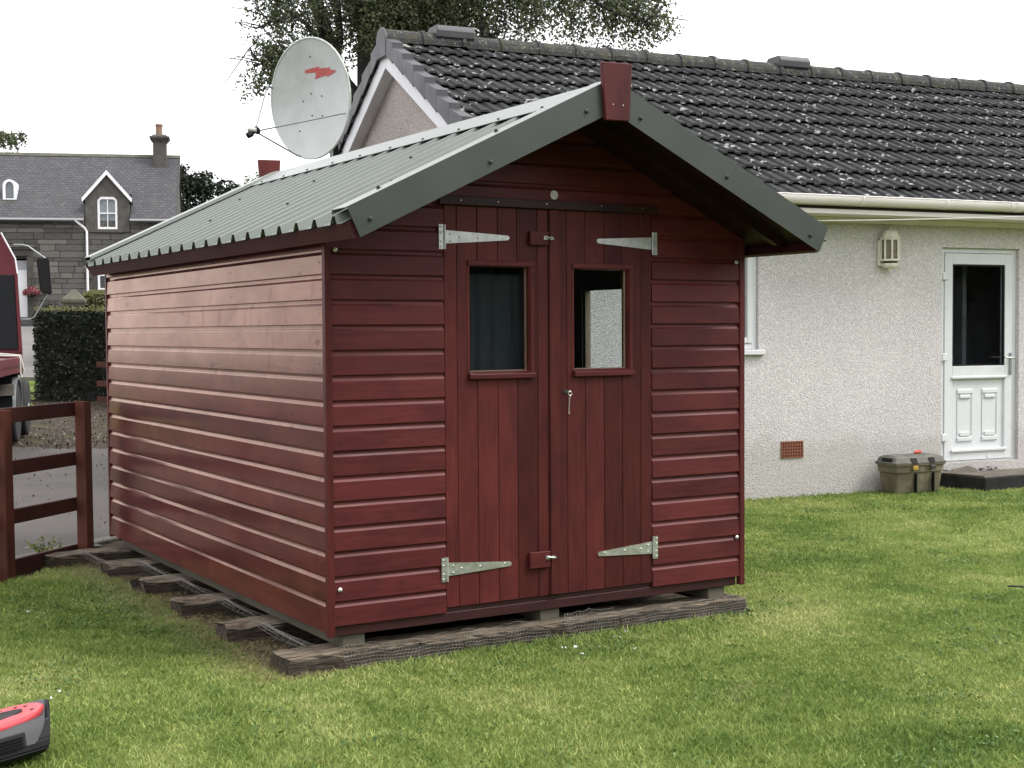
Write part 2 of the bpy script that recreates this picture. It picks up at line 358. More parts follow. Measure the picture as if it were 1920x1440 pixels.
# ---------------------------------------------------------------- mesh helpers
FR = {}; ORG = {}
def frame(name, origin, rz=0): FR[name] = (Vector(origin), rz)
frame('world', (0, 0, 0))
class MB:
    def __init__(s): s.v = []; s.f = []
    def add(s, vs, fs):
        b = len(s.v); s.v += [tuple(q) for q in vs]; s.f += [tuple(b+i for i in f) for f in fs]; return s
    def box(s, x0, x1, y0, y1, z0, z1):
        return s.add([(x0,y0,z0),(x1,y0,z0),(x1,y1,z0),(x0,y1,z0),(x0,y0,z1),(x1,y0,z1),(x1,y1,z1),(x0,y1,z1)],
                     [(0,3,2,1),(4,5,6,7),(0,1,5,4),(1,2,6,5),(2,3,7,6),(3,0,4,7)])
    def prism(s, poly, axis, a0, a1):
        n = len(poly)
        def P(q, a): return {'x': (a, q[0], q[1]), 'y': (q[0], a, q[1]), 'z': (q[0], q[1], a)}[axis]
        vs = [P(q, a0) for q in poly]+[P(q, a1) for q in poly]
        return s.add(vs, [tuple(range(n))[::-1], tuple(range(n, 2*n))]+[(i, (i+1) % n, n+(i+1) % n, n+i) for i in range(n)])
    def hull8(s, a, b):      # two matching quads (lists of 4 points)
        return s.add(list(a)+list(b), [(0,3,2,1),(4,5,6,7),(0,1,5,4),(1,2,6,5),(2,3,7,6),(3,0,4,7)])
    def tube(s, pts, r, n=6, cap=True):
        pts = [Vector(p) for p in pts]; k = len(pts)
        rr = r if isinstance(r, (list, tuple)) else [r]*k
        up = Vector((0, 0, 1)); rings = []
        for i, p in enumerate(pts):
            d = (pts[min(i+1, k-1)]-pts[max(i-1, 0)]).normalized()
            a = d.cross(up if abs(d.z) < .95 else Vector((1, 0, 0))).normalized(); b = d.cross(a)
            rings.append([p+(a*math.cos(t)+b*math.sin(t))*rr[i] for t in [2*math.pi*j/n for j in range(n)]])
        vs = [q for g in rings for q in g]
        fs = [(i*n+j, i*n+(j+1) % n, (i+1)*n+(j+1) % n, (i+1)*n+j) for i in range(k-1) for j in range(n)]
        if cap: fs += [tuple(range(n))[::-1], tuple((k-1)*n+j for j in range(n))]
        return s.add(vs, fs)
    def lathe(s, prof, c=(0, 0, 0), n=16, rot=None):
        vs = []; c = Vector(c)
        for r, z in prof:
            for j in range(n):
                q = Vector((r*math.cos(2*math.pi*j/n), r*math.sin(2*math.pi*j/n), z))
                vs.append(c+(rot @ q if rot else q))
        k = len(prof)
        fs = [(i*n+j, i*n+(j+1) % n, (i+1)*n+(j+1) % n, (i+1)*n+j) for i in range(k-1) for j in range(n)]
        fs += [tuple(range(n))[::-1], tuple((k-1)*n+j for j in range(n))]
        return s.add(vs, fs)
    def build(s, name, mat, parent=None, bevel=0, smooth=False, clips=(), fr=None, recalc=True, rough=0, origin=None, seg=1):
        bm = bmesh.new(); vs = [bm.verts.new(q) for q in s.v]
        for f in s.f:
            try: bm.faces.new([vs[i] for i in f])
            except ValueError: pass
        for co, no in clips:
            g = bm.verts[:]+bm.edges[:]+bm.faces[:]
            bmesh.ops.bisect_plane(bm, geom=g, plane_co=co, plane_no=no, clear_outer=True)
            e = [x for x in bm.edges if x.is_boundary]
            if e: bmesh.ops.holes_fill(bm, edges=e)
        if rough:
            bmesh.ops.subdivide_edges(bm, edges=bm.edges[:], cuts=1, use_grid_fill=True)
        if bevel: bmesh.ops.bevel(bm, geom=bm.edges[:], offset=bevel, segments=seg, affect='EDGES', clamp_overlap=True)
        if recalc: bmesh.ops.recalc_face_normals(bm, faces=bm.faces[:])
        if not bm.verts: bm.free(); return None
        lo = Vector((min(q.co[i] for q in bm.verts) for i in range(3))); hi = Vector((max(q.co[i] for q in bm.verts) for i in range(3)))
        ctr = Vector(origin) if origin is not None else (lo+hi)/2
        if parent is None and origin is None: ctr.z = lo.z
        bmesh.ops.translate(bm, verts=bm.verts[:], vec=-ctr)
        me = bpy.data.meshes.new(name); bm.to_mesh(me); bm.free()
        if smooth: me.polygons.foreach_set('use_smooth', [True]*len(me.polygons))
        me.materials.append(M[mat] if isinstance(mat, str) else mat)
        o = bpy.data.objects.new(name, me); COL.objects.link(o)
        place(o, ctr, parent, fr); return o
def place(o, ctr, parent=None, fr=None):
    ctr = Vector(ctr); ORG[o.name] = ctr
    if parent is not None: o.parent = parent; o.location = ctr-ORG[parent.name]
    else:
        O, rz = FR[fr or 'world']; o.location = O+Matrix.Rotation(rz, 3, 'Z') @ ctr; o.rotation_euler = (0, 0, rz)
def tag(o, label=None, cat=None, group=None, kind=None):
    if label: o['label'] = label
    if cat: o['category'] = cat
    if group: o['group'] = group
    if kind: o['kind'] = kind
    return o
def thing(name, label, cat, base, fr='world', group=None):
    o = bpy.data.objects.new(name, None); COL.objects.link(o); o.empty_display_size = .2
    place(o, base, None, fr); return tag(o, label, cat, group)
def clone(src, ctr, parent, name=None, rot=None):
    o = src.copy(); COL.objects.link(o)
    if parent is not None: o.parent = parent
    ORG[o.name] = Vector(ctr); o.location = Vector(ctr)-ORG[parent.name]
    if rot is not None: o.rotation_euler = rot
    return o
def B(x0, x1, y0, y1, z0, z1): return MB().box(x0, x1, y0, y1, z0, z1)
def raw_mesh(name, V, F, mat, rnd=None, fr=None, parent=None, ctr=(0, 0, 0), nper=3, rperv=None):
    V = np.asarray(V, dtype=np.float32)-np.array(ctr, dtype=np.float32); F = np.asarray(F, dtype=np.int32)
    me = bpy.data.meshes.new(name); me.vertices.add(len(V)); me.vertices.foreach_set('co', V.ravel())
    me.loops.add(F.size); me.loops.foreach_set('vertex_index', F.ravel())
    me.polygons.add(len(F)); me.polygons.foreach_set('loop_start', np.arange(0, F.size, F.shape[1], dtype=np.int32))
    me.update(calc_edges=True)
    if rnd is not None:
        at = me.attributes.new('rnd', 'FLOAT', 'POINT'); at.data.foreach_set('value', np.asarray(rnd, dtype=np.float32))
    me.materials.append(M[mat]); o = bpy.data.objects.new(name, me); COL.objects.link(o); place(o, ctr, parent, fr); return o
def leaves(P, size, name, mat, parent=None, ctr=(0, 0, 0), updown=.5, aspect=.6, var=.4, fr=None, hang=0):
    """small folded leaf faces at the points P"""
    n = len(P); P = np.asarray(P)
    d = rng.normal(size=(n, 3)); d[:, 2] -= hang; d /= np.linalg.norm(d, axis=1)[:, None]
    q = rng.normal(size=(n, 3)); q[:, 2] += updown; s = np.cross(d, q); s /= np.linalg.norm(s, axis=1)[:, None]+1e-9
    L = size*(1+var*(rng.random(n)-.5)*2)[:, None]
    a = P-d*L/2; b = P+s*L*aspect/2; c = P+d*L/2; e = P-s*L*aspect/2
    V = np.stack([a, b, c, e], 1).reshape(-1, 3); F = np.arange(4*n).reshape(n, 4)
    return raw_mesh(name, V, F, mat, np.repeat(rng.random(n)**1.3, 4), parent=parent, ctr=ctr, fr=fr)
def vnoise(x, y, s, seed=0):
    x = x*s; y = y*s; xi = np.floor(x).astype(int); yi = np.floor(y).astype(int); fx = x-xi; fy = y-yi
    fx = fx*fx*(3-2*fx); fy = fy*fy*(3-2*fy)
    def h(a, b):
        q = np.sin(a*127.1+b*311.7+seed*74.7)*43758.5453; return q-np.floor(q)
    return (h(xi, yi)*(1-fx)+h(xi+1, yi)*fx)*(1-fy)+(h(xi, yi+1)*(1-fx)+h(xi+1, yi+1)*fx)*fy

M['curtain'] = plain('dark_blue_fabric', (.013, .018, .023), .9, .2, 6)

# ================================================================= SETTING
def sstep(t): t = np.clip(t, 0, 1); return t*t*(3-2*t)
def G(x, y):
    x = np.asarray(x, float); y = np.asarray(y, float)
    s = (x-CAM[0])*.2419+(y-CAM[1])*.9703
    near = -.178-.057*np.maximum(sstep((x-2.7)/3.2), sstep((y-3.9)/1.8))
    return near+.088*np.clip(s-30, 0, 20.5)+.004*(vnoise(x, y, 1.1, 3)-.5)
def Gz(x, y): return float(G(x, y))
BO = Vector((0, 4.7206, 0)); BT = -0.1235; frame('bungalow', BO, BT)
bux, buy = math.cos(BT), math.sin(BT)
def bperp(x, y): return (x-BO.x)*(-buy)+(y-BO.y)*bux
def balong(x, y): return (x-BO.x)*bux+(y-BO.y)*buy
def grid_sheet(name, xs, ys, mask, dz, mat):
    X, Y = np.meshgrid(xs, ys); Z = G(X, Y)+dz
    V = np.stack([X, Y, Z], -1).reshape(-1, 3); nx = len(xs); i, j = np.meshgrid(np.arange(nx-1), np.arange(len(ys)-1))
    cx = (xs[:-1]+xs[1:])/2; cy = (ys[:-1]+ys[1:])/2; CX, CY = np.meshgrid(cx, cy)
    k = (mask(CX, CY) if mask else np.ones_like(CX, bool)).ravel()
    a = (j*nx+i).ravel()[k]; F = np.stack([a, a+1, a+nx+1, a+nx], 1)
    u, inv = np.unique(F, return_inverse=True); F = inv.reshape(F.shape); V = V[u]
    o = raw_mesh(name, V, F, mat, ctr=(0, 0, 0)); return tag(o, kind='structure')
far = lambda a, b, n, p=1.6: None
xs = np.unique(np.concatenate([np.linspace(-420, -40, 14), np.linspace(-40, 60, 101), np.linspace(60, 520, 14)]))
ys = np.unique(np.concatenate([np.linspace(-300, -20, 12), np.linspace(-20, 90, 111), np.linspace(90, 620, 14)]))
grid_sheet('ground', xs, ys, None, -.022, 'soil')
def fence_side(x, y):       # >0 on the garden side of the fence line
    return (x+.75)*.69-(y-3.15)*.72
def lawn_mask(x, y):
    wob = .05*(vnoise(x, y, 4, 1)-.5)+.07*(vnoise(x, y, 11, 2)-.5)
    inshed = (x > -.22+wob) & (x < 2.42+wob*.5) & (y > -.075+wob*.5) & (y < 3.75)
    return (~inshed) & ((fence_side(x, y) > .04+wob) | (x > 1.2)) & (bperp(x, y) < -.03+wob*.5) & (y < 5.2) & ((y < 4.0) | (x > 2.4))
grid_sheet('lawn', np.arange(-9, 15, .07), np.arange(-9, 5.3, .07), lambda x, y: lawn_mask(x, y) & (bperp(x, y) < -.02), -.006, 'thatch')
def drive_mask(x, y):
    e = (x-1.9)*.577+(y-13.6)*.817+.5*(vnoise(x, y, .7, 5)-.5)+.25*(vnoise(x, y, 3, 6)-.5)
    return (e < 0) & (fence_side(x, y) < -.30+.12*(vnoise(x, y, 5, 4)-.5)) & ((balong(x, y) < 3.5) | (bperp(x, y) < -.6) | (bperp(x, y) > 6.2)) & ((y > 4.1) | (x < -.4))
grid_sheet('driveway', np.arange(-16, 5.5, .12), np.arange(-9, 26, .12), drive_mask, -.010, 'asphalt')
def st(x, y): return (x-CAM[0])*.2419+(y-CAM[1])*.9703, (x-CAM[0])*.9703-(y-CAM[1])*.2419
def far_lawn(x, y): s, t = st(x, y); return (s > 29.4) & (s < 34.6-.18*t) & (t > -14) & (t < 12) & ((t < -1.15) | (s > 33.2))
grid_sheet('far_lawn', np.arange(-12, 24, .3), np.arange(18, 36, .3), far_lawn, -.002, 'thatch')
def far_road(x, y): s, t = st(x, y); return (s > 34.9-.18*t) & (s < 50.6) & (t > -25) & (t < 25)
grid_sheet('road', np.arange(-24, 40, .4), np.arange(22, 60, .4), far_road, .002, 'road')
# kerb between the road and the small far lawn
mb = MB()
for i in range(24):
    t0 = -9+i*.8; P = []
    for t in (t0, t0+.79):
        s = 34.78-.18*t; x = CAM[0]+s*.2419+t*.9703; y = CAM[1]+s*.9703-t*.2419; P.append((x, y))
    (xa, ya), (xb, yb) = P; q = (.24*.14, .97*.14)
    za, zb = Gz(xa, ya), Gz(xb, yb)
    mb.hull8([(xa, ya, za-.1), (xb, yb, zb-.1), (xb+q[0], yb+q[1], zb-.1), (xa+q[0], ya+q[1], za-.1)],
             [(xa, ya, za+.07), (xb, yb, zb+.07), (xb+q[0], yb+q[1], zb+.07), (xa+q[0], ya+q[1], za+.07)])
tag(mb.build('kerb', 'concrete'), kind='structure')
# pale concrete edging beside the drive behind the shed
mb = MB(); mb.hull8([(-.62,3.72,-.3),(.5,4.75,-.3),(.42,4.85,-.3),(-.70,3.82,-.3)], [(-.62,3.72,-.165),(.5,4.75,-.20),(.42,4.85,-.20),(-.70,3.82,-.165)])
tag(mb.build('drive_edging', 'concrete', bevel=.008), kind='structure')

# ================================================================= SHED
W, D, H = 2.357, 3.626, 1.7134; P = .112; K = .48; ZU = 1.79
shed = thing('garden_shed', 'dark red stained wooden garden shed with a green sheet roof and double doors', 'shed', (W/2, D/2, -.11))
clipL = ((0, 0, ZU), (-K, 0, 1)); clipR = ((W, 0, ZU), (K, 0, 1))
def zu(x): return ZU+K*min(x, W-x)
T = .015
def prof(z0, top=P):    # shiplap profile (outward distance, z)
    return [(0, z0), (-T-.0012, z0), (-T-.0018, z0+.003), (-T+.0018, z0+.084), (-.0105, z0+.088), (-.0065, z0+.094), (-.0048, z0+.100), (-.0045, z0+top), (0, z0+top)]
def jit(): return random.uniform(-.0008, .0008)
# front cladding, one object per board
for k in range(17):
    for x0, x1 in ((.0125, .5765), (1.7725, W-.0125)):
        j = jit(); MB().prism([(y+j, z) for y, z in prof(k*P)], 'x', x0, x1).build('cladding_board', 'stain_x', shed, clips=(clipL, clipR))
for k in range(17, 22):
    MB().prism(prof(k*P), 'x', .0125, W-.0125).build('cladding_board', 'stain_x', shed, clips=(clipL, clipR))
# left side cladding
for k in range(16):
    j = jit()
    pr = prof(k*P) if k else [(0, -.03), (-T-.002, -.03)]+prof(0)[3:]
    MB().prism([(y+j, z) for y, z in pr], 'y', .0125, D-.012).build('cladding_board', 'stain_y', shed)
# right side cladding with its window opening
SW = (.985, 1.425, 1.02, 1.556)
for k in range(16):
    z0, z1 = k*P, (k+1)*P
    segs = [(.0125, D-.012)]
    if z1 > SW[2]+.02 and z0 < SW[3]-.02: segs = [(.0125, SW[0]-.02), (SW[1]+.02, D-.012)]
    for a, b in segs:
        MB().prism([(W-y, z) for y, z in prof(z0)], 'y', a, b).build('cladding_board', 'stain_y', shed)
# corner trims
for x0, x1, y0, y1, zt in ((-.021, .0115, -.021, .0115, 1.80), (W-.0115, W+.02, -.021, .0115, 1.80), (-.019, .01, D-.01, D+.02, 1.74), (W-.01, W+.019, D-.01, D+.02, 1.74)):
    B(x0, x1, y0, y1, -.047, zt).build('corner_trim', 'stain_z', shed, bevel=.002)
mb = MB().box(.012, W-.012, D-.003, D+.010, 0, ZU)
mb.prism([(.012, ZU), (W-.012, ZU), (W/2, zu(W/2)-.01)], 'y', D-.003, D+.010)
mb.build('rear_wall', 'stain_x', shed)
# base
B(.0, W-.03, -.004, .032, -.047, -.002).build('plinth', 'stain_dark_x', shed, bevel=.002)
B(.579, 1.770, .0, .032, .0, .021).build('threshold', 'stain_dark_x', shed)
B(.03, W-.03, .034, D-.01, .0, .024).build('floor', 'pine_dim', shed)
for xc in (.115, 1.165, 2.21):
    B(xc-.055, xc+.055, .012, D-.05, -.11, -.049).build('bearer', 'treated', shed, bevel=.003)
for i in range(8):
    B(.02, W-.03, .1+i*.48, .145+i*.48, -.0475, -.001).build('floor_joist', 'treated', shed)
# inner linings and studs
B(.022, .030, .05, D-.02, .026, 1.78).build('inner_lining', 'pine_dim', shed)
B(.035, W-.035, D-.016, D-.008, .026, 1.78).build('inner_lining', 'pine_dim', shed)
mb = MB(); a, b, c, d = SW
mb.box(W-.03, W-.022, .05, a-.02, .026, 1.78).box(W-.03, W-.022, b+.02, D-.02, .026, 1.78)
mb.box(W-.03, W-.022, a-.02, b+.02, .026, c-.02).box(W-.03, W-.022, a-.02, b+.02, d+.02, 1.78)
mb.build('inner_lining', 'pine_dim', shed)
sw = MB().box(W-.018, W+.020, a-.018, a, c-.018, d+.018).box(W-.018, W+.020, b, b+.018, c-.018, d+.018).box(W-.018, W+.020, a, b, d, d+.018).box(W-.018, W+.020, a, b, c-.018, c).build('side_window_frame', 'pine', shed)
B(W+.002, W+.006, a, b, c, d).build('pane', 'glass', sw)
for y in (a-.14, b+.10, 2.4): B(W-.07, W-.041, y, y+.045, .026, 1.77).build('stud', 'pine', shed)
# roof deck, sheets
for sgn in (0, 1):
    f = (lambda x: W-x) if sgn else (lambda x: x)
    def sl_(x, dz): return (f(x), ZU+K*x+dz)
    side = W/2
    hb = .034
    pl = [sl_(-.085, .001), sl_(side-.001, .001), sl_(side-.001, .017), sl_(-.085, .017)]
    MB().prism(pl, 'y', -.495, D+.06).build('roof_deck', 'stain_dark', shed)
    fb = [(f(-.1285), ZU-K*.1285+hb-.006), (f(-.086), 1.694), (f(-.066), 1.704), (f(-.108), ZU-K*.108+hb-.006)]
    MB().prism(fb, 'y', -.497, D+.065).build('eaves_fascia', 'stain_fascia', shed)
    # box-profile sheets, each with five ribs
    x0, x1 = -.147, side-.012
    ribs = [-.41+.2*i for i in range(21)]
    cuts = [-.50, .49, 1.49, 2.49, 3.69]
    for q in range(4):
        ya, yb = cuts[q]+.0015, cuts[q+1]-.0015; pts = [(ya, 0)]
        for yr in ribs:
            if ya+.03 < yr < yb-.03: pts += [(yr-.034, 0), (yr-.013, .033), (yr+.013, .033), (yr+.034, 0)]
        pts.append((yb, 0)); n = len(pts); th = .002
        V = []
        for x in (x0, x1):
            for y, h in pts: V.append((f(x), y, ZU+K*x+hb+h*1.05))
            for y, h in pts: V.append((f(x), y, ZU+K*x+hb+h*1.05-th))
        F = []
        for i in range(n-1):
            F += [(i, i+1, 2*n+i+1, 2*n+i), (n+i, 3*n+i, 3*n+i+1, n+i+1), (i, n+i, n+i+1, i+1), (2*n+i, 2*n+i+1, 3*n+i+1, 3*n+i)]
        F += [(0, 2*n, 3*n, n), (n-1, 2*n-1, 4*n-1, 3*n-1)]
        MB().add(V, F).build('roof_sheet', 'sheet', shed)
    # ridge cap wing and verge flashings
    tz = hb+.035
    cap = [sl_(side-.205, tz+.001), sl_(side-.0005, tz+.012), sl_(side-.0005, tz+.015), sl_(side-.207, tz+.004)]
    if not sgn:
        capL = [(side-.205, ZU+K*(side-.205)+tz+.001), (side, ZU+K*side+tz+.012), (W-(side-.205), ZU+K*(side-.205)+tz+.001), (W-(side-.207), ZU+K*(side-.207)+tz+.005), (side, ZU+K*side+tz+.017), (side-.207, ZU+K*(side-.207)+tz+.005)]
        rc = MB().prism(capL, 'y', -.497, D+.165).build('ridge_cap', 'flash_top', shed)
    xe = -.135; zt = .093
    for yf, s2 in ((-.517, 1), (D+.075, -1)):
        vs = []
        for x in (xe, side):
            zz = ZU+K*x
            dx = .055 if x == xe else 0
            prof5 = [(yf, zz+zt), (yf+s2*.002, zz+zt-.003), (yf+s2*.150, zz+zt-.004), (yf+s2*.150, zz+zt-.001)]
            vs.append([(f(x), y, z) for y, z in prof5])
        vf = MB().hull8(vs[0], vs[1])
        lip = [[(f(x), yf+s2*.1505, ZU+K*x+zt-.001), (f(x), yf+s2*.152, ZU+K*x+zt-.001), (f(x), yf+s2*.152, ZU+K*x+tz), (f(x), yf+s2*.1505, ZU+K*x+tz)] for x in (xe, side)]
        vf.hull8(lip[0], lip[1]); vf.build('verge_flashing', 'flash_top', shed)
        q = [(f(xe), ZU+K*xe+zt), (f(side-.0), ZU+K*side+zt), (f(side-.0), ZU+K*side+zt-.152), (f(xe+.058), ZU+K*(xe+.058)+zt-.150)]
        if s2 > 0: MB().prism(q, 'y', yf-.0035, yf-.0005).build('bargeboard', 'flash', shed)
        else: MB().prism(q, 'y', yf+.0005, yf+.0035).build('bargeboard', 'flash', shed)
        q2 = [(f(xe+.012), ZU+K*xe+.075), (f(side), ZU+K*side+.075), (f(side), ZU+K*side-.045), (f(xe+.060), ZU+K*(xe+.06)-.048)]
        ya, yb = (yf+.004, yf+.0195) if s2 > 0 else (yf-.0195, yf-.004)
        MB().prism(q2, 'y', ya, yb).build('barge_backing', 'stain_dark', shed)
    # front rafter under the overhang
    for yr in (-.30, 1.2, 2.4):
        pr = [sl_(-.05 if yr < 0 else .05, -.001), sl_(side-.001, -.001), sl_(side-.001, -.05), sl_(.0 if yr < 0 else .08, -.05)]
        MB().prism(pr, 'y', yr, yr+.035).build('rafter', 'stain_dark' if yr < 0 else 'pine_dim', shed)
# dark roof screws: one source, shared by all
scr = MB().lathe([(.011, 0), (.011, .003), (.0075, .004), (.0075, .011), (.004, .012)], n=8).build('roof_screw', 'bolt', shed, origin=(0, 0, 0))
def put_screw(c, rot): return clone(scr, c, shed, rot=rot)
tilt = math.atan(K)
first = True
for i in range(11):
    y = -.21+.4*i
    for s_, x in ((0, W/2-.18), (1, W/2+.18)):
        z = ZU+K*(W/2-.18)+.070; put_screw((x, y, z), (0, -tilt if s_ == 0 else tilt, 0))
for i, y in enumerate((-.21, .39, .99, 1.59, 2.19, 2.79, 3.39)):
    for xx in (.22, .62):
        if (i+int(xx > .4)) % 2 == 0:
            put_screw((xx, y, ZU+K*xx+.066), (0, -tilt, 0)); put_screw((W-xx, y, ZU+K*xx+.066), (0, tilt, 0))
for x in (.05, .62): put_screw((x, -.43, ZU+K*x+.094), (0, -tilt, 0))
for x, z in ((1.033, 2.287), (.536, 2.034), (-.033, 1.772), (1.331, 2.278), (1.839, 2.037), (2.372, 1.776)):
    put_screw((x, -.5205, z), (R(90), 0, 0))
scr.location = Vector((1.178-.18, 3.6, ZU+K*(W/2-.18)+.07))-ORG[shed.name]; scr.rotation_euler = (0, -tilt, 0)
# finials
for y0, y1, zc in ((-.546, -.5215, 0), (D+.1, D+.125, .03)):
    q = [(1.095+.005, 2.51+zc), (1.268, 2.515+zc), (1.252, 2.256+zc), (1.123, 2.253+zc)]
    MB().prism(q, 'y', y0, y1).build('finial', 'stain_z', shed, bevel=.003)
# lintel, badge, bolts
B(.548, 1.80, -.034, -.0175, 1.897, 1.937).build('lintel', 'stain_dark_x', shed, bevel=.002)
bd = MB().lathe([(.0225, 0), (.0225, .003), (.020, .005), (.017, .004), (.005, .005)], n=28, rot=Matrix.Rotation(R(90), 3, 'X'), c=(1.182, -.017, 1.966))
bd.build('badge', 'badge', shed)
bolt = MB().lathe([(.012, 0), (.011, .004), (.007, .008), (.002, .010)], n=10).build('coach_bolt', 'steel', shed, origin=(0, 0, 0))
bolts = [(.032, 1.676), (.038, .163), (2.322, 1.665), (2.325, .21)]
for i, (x, z) in enumerate(bolts):
    c = (x, -.0165, z)
    if i: clone(bolt, c, shed, rot=(R(90), 0, 0))
    else: bolt.location = Vector(c)-ORG[shed.name]; bolt.rotation_euler = (R(90), 0, 0); ORG[bolt.name] = Vector(c)
nail = MB().lathe([(.0032, 0), (.003, .001)], n=6).build('nail_head', 'steel', shed, origin=(0, 0, 0))
nl = [(x, -.0345, z) for x, z in ((.66, 1.918), (.86, 1.919), (1.13, 1.921), (1.45, 1.922), (1.70, 1.92))]
nl += [(x, -.5465, z) for x, z in ((1.16, 2.325), (1.215, 2.325))]
for i, c in enumerate(nl):
    if i: clone(nail, c, shed, rot=(R(90), 0, 0))
    else: nail.location = Vector(c)-ORG[shed.name]; nail.rotation_euler = (R(90), 0, 0)
nd = MB().lathe([(.0026, 0), (.0024, .0008)], n=6).build('nail_head', 'dark', shed, origin=(0, 0, 0)); nd.location = Vector((.04, -.0165, .04))-ORG[shed.name]; nd.rotation_euler = (R(90), 0, 0)
for k in range(16):
    for x in (.045, .555, 1.795, 2.31):
        clone(nd, (x+random.uniform(-.006, .006), -T-.0004, k*P+.045+random.uniform(-.01, .01)), shed, rot=(R(90), 0, 0))
    for y in (.05, 1.2, 2.4, 3.57):
        clone(nd, (-T-.0004, y+random.uniform(-.01, .01), k*P+.045+random.uniform(-.01, .01)), shed, rot=(0, R(-90), 0))
# doors
def door(edges, win, hinge_left):
    x0, x1 = edges[0], edges[-1]; zb, zt = .0245, 1.8955; wx0, wx1, wz0, wz1 = win
    mb = MB()
    for z in (.10, .62, 1.70): mb.box(x0+.03, x1-.03, .002, .028, z, z+.09)
    for xa, xb in ((x0+.03, wx0-.014), (wx1+.014, x1-.03)): mb.box(xa, xb, .002, .028, .72, 1.695)
    dr = mb.build('door', 'stain_z', shed)
    e = list(edges)
    for a, b in zip(e[:-1], e[1:]):
        a += .0010; b -= .0010; y0, y1 = -.0125+jit(), .0
        def pl(xa, xb, za, zb_):
            ch = .0022
            poly = [(xa, y1), (xa, y0+ch), (xa+ch, y0), (xb-ch, y0), (xb, y0+ch), (xb, y1)]
            return MB().prism(poly, 'z', za, zb_)
        if b < wx0 or a > wx1: pl(a, b, zb, zt).build('plank', 'stain_z', dr)
        else:
            lo, hi = max(a, wx0-.0), min(b, wx1+.0)
            m_ = pl(a, b, zb, wz0-.012); m_.v; 
            m2 = pl(a, b, wz1+.012, zt); mm = MB(); mm.add(m_.v, m_.f); mm.add(m2.v, m2.f)
            if a < wx0-.014: mm.box(a, wx0-.013, y0, y1, wz0-.012, wz1+.012)
            if b > wx1+.014: mm.box(wx1+.013, b, y0, y1, wz0-.012, wz1+.012)
            mm.build('plank', 'stain_z', dr)
    # window lining, glass, beads, sill
    mb = MB().box(wx0-.012, wx0, -.0135, .04, wz0-.011, wz1+.011).box(wx1, wx1+.012, -.0135, .04, wz0-.011, wz1+.011)
    mb.box(wx0, wx1, -.0135, .04, wz1, wz1+.011).box(wx0, wx1, -.0135, .04, wz0-.011, wz0)
    mb.build('window_lining', 'stain_z', dr)
    B(wx0+.001, wx1-.001, .0185, .0215, wz0+.001, wz1-.001).build('pane', 'glass', dr)
    mb = MB().box(wx1-.007, wx1-.0005, .0095, .018, wz0+.0005, wz1-.0005).box(wx0+.0005, wx1-.0075, .0095, .018, wz0+.0005, wz0+.005)
    mb.build('glazing_bead', 'pine', dr)
    B(wx0-.010, wx1+.026, -.022, -.0138, wz1+.004, wz1+.028).build('head_bead', 'stain_x', dr, bevel=.002)
    B(wx1+.006, wx1+.026, -.021, -.0138, wz0-.012, wz1+.0035).build('side_bead', 'stain_z', dr, bevel=.002)
    MB().prism([(-.038, wz0-.034), (-.0138, wz0-.034), (-.0138, wz0-.003), (-.038, wz0-.012)], 'x', wx0-.010, wx1+.030).build('window_sill', 'stain_x', dr, bevel=.002)
    # tee hinges
    for zc, up in ((1.748, 1), (.203, -1)):
        px = .566 if hinge_left else 1.785; s_ = 1 if hinge_left else -1; L = .355 if hinge_left else .345
        mb = MB().box(min(px-s_*.016, px+s_*.010), max(px-s_*.016, px+s_*.010), -.0205, -.0165, zc-.057, zc+.057)
        xr, xt = px+s_*.020, px+s_*L
        zo = .004*up
        y0, y1 = -.0185, -.0150
        outl = [(xr, zc-.031), (xt, zc-.011+zo), (xt+s_*.008, zc-.005+zo), (xt+s_*.008, zc+.005+zo), (xt, zc+.011+zo), (xr, zc+.031)]
        mb.prism(outl, 'y', y0, y1)
        mb.tube([(px+s_*.013, -.022, zc-.056), (px+s_*.013, -.022, zc+.056)], .0055, 8)
        for dx, dz in ((.045, .015), (.045, -.018), (.09, .0), (.19, .0), (L-.03, .0)):
            mb.lathe([(.006, 0), (.0055, .0015), (.002, .003)], (px+s_*dx, y0-.0002, zc+dz), 8, Matrix.Rotation(R(90), 3, 'X'))
        for dz in (-.045, -.02, .02, .045): mb.lathe([(.0055, 0), (.005, .0015), (.002, .003)], (px-s_*.007, -.0207, zc+dz), 8, Matrix.Rotation(R(90), 3, 'X'))
        mb.build('hinge', 'steel', dr)
    return dr
dl = door([.5785, .646, .755, .866, .973, 1.088, 1.151], (.712, 1.038, 1.121, 1.615), True)
cv = []; 
for i in range(41):
    t = i/40; cv.append((.695+.36*t, .062+.004*math.sin(t*31)+.002*math.sin(t*53+1)))
cm = MB()
for i in range(40):
    (xa, ya), (xb, yb) = cv[i], cv[i+1]
    cm.hull8([(xa, ya, 1.05), (xb, yb, 1.05), (xb, yb+.002, 1.05), (xa, ya+.002, 1.05)], [(xa, ya, 1.577), (xb, yb, 1.577), (xb, yb+.002, 1.577), (xa, ya+.002, 1.577)])
cm.tube([(.69, .064, 1.58), (1.06, .064, 1.58)], .004, 6)
cm.build('curtain', 'curtain', dl)
dr_ = door([1.153, 1.257, 1.365, 1.477, 1.588, 1.701, 1.7705], (1.298, 1.622, 1.121, 1.612), False)
B(1.153, 1.212, -.023, -.0138, .0245, 1.8955).build('cover_strip', 'stain_z', dr_, bevel=.003)
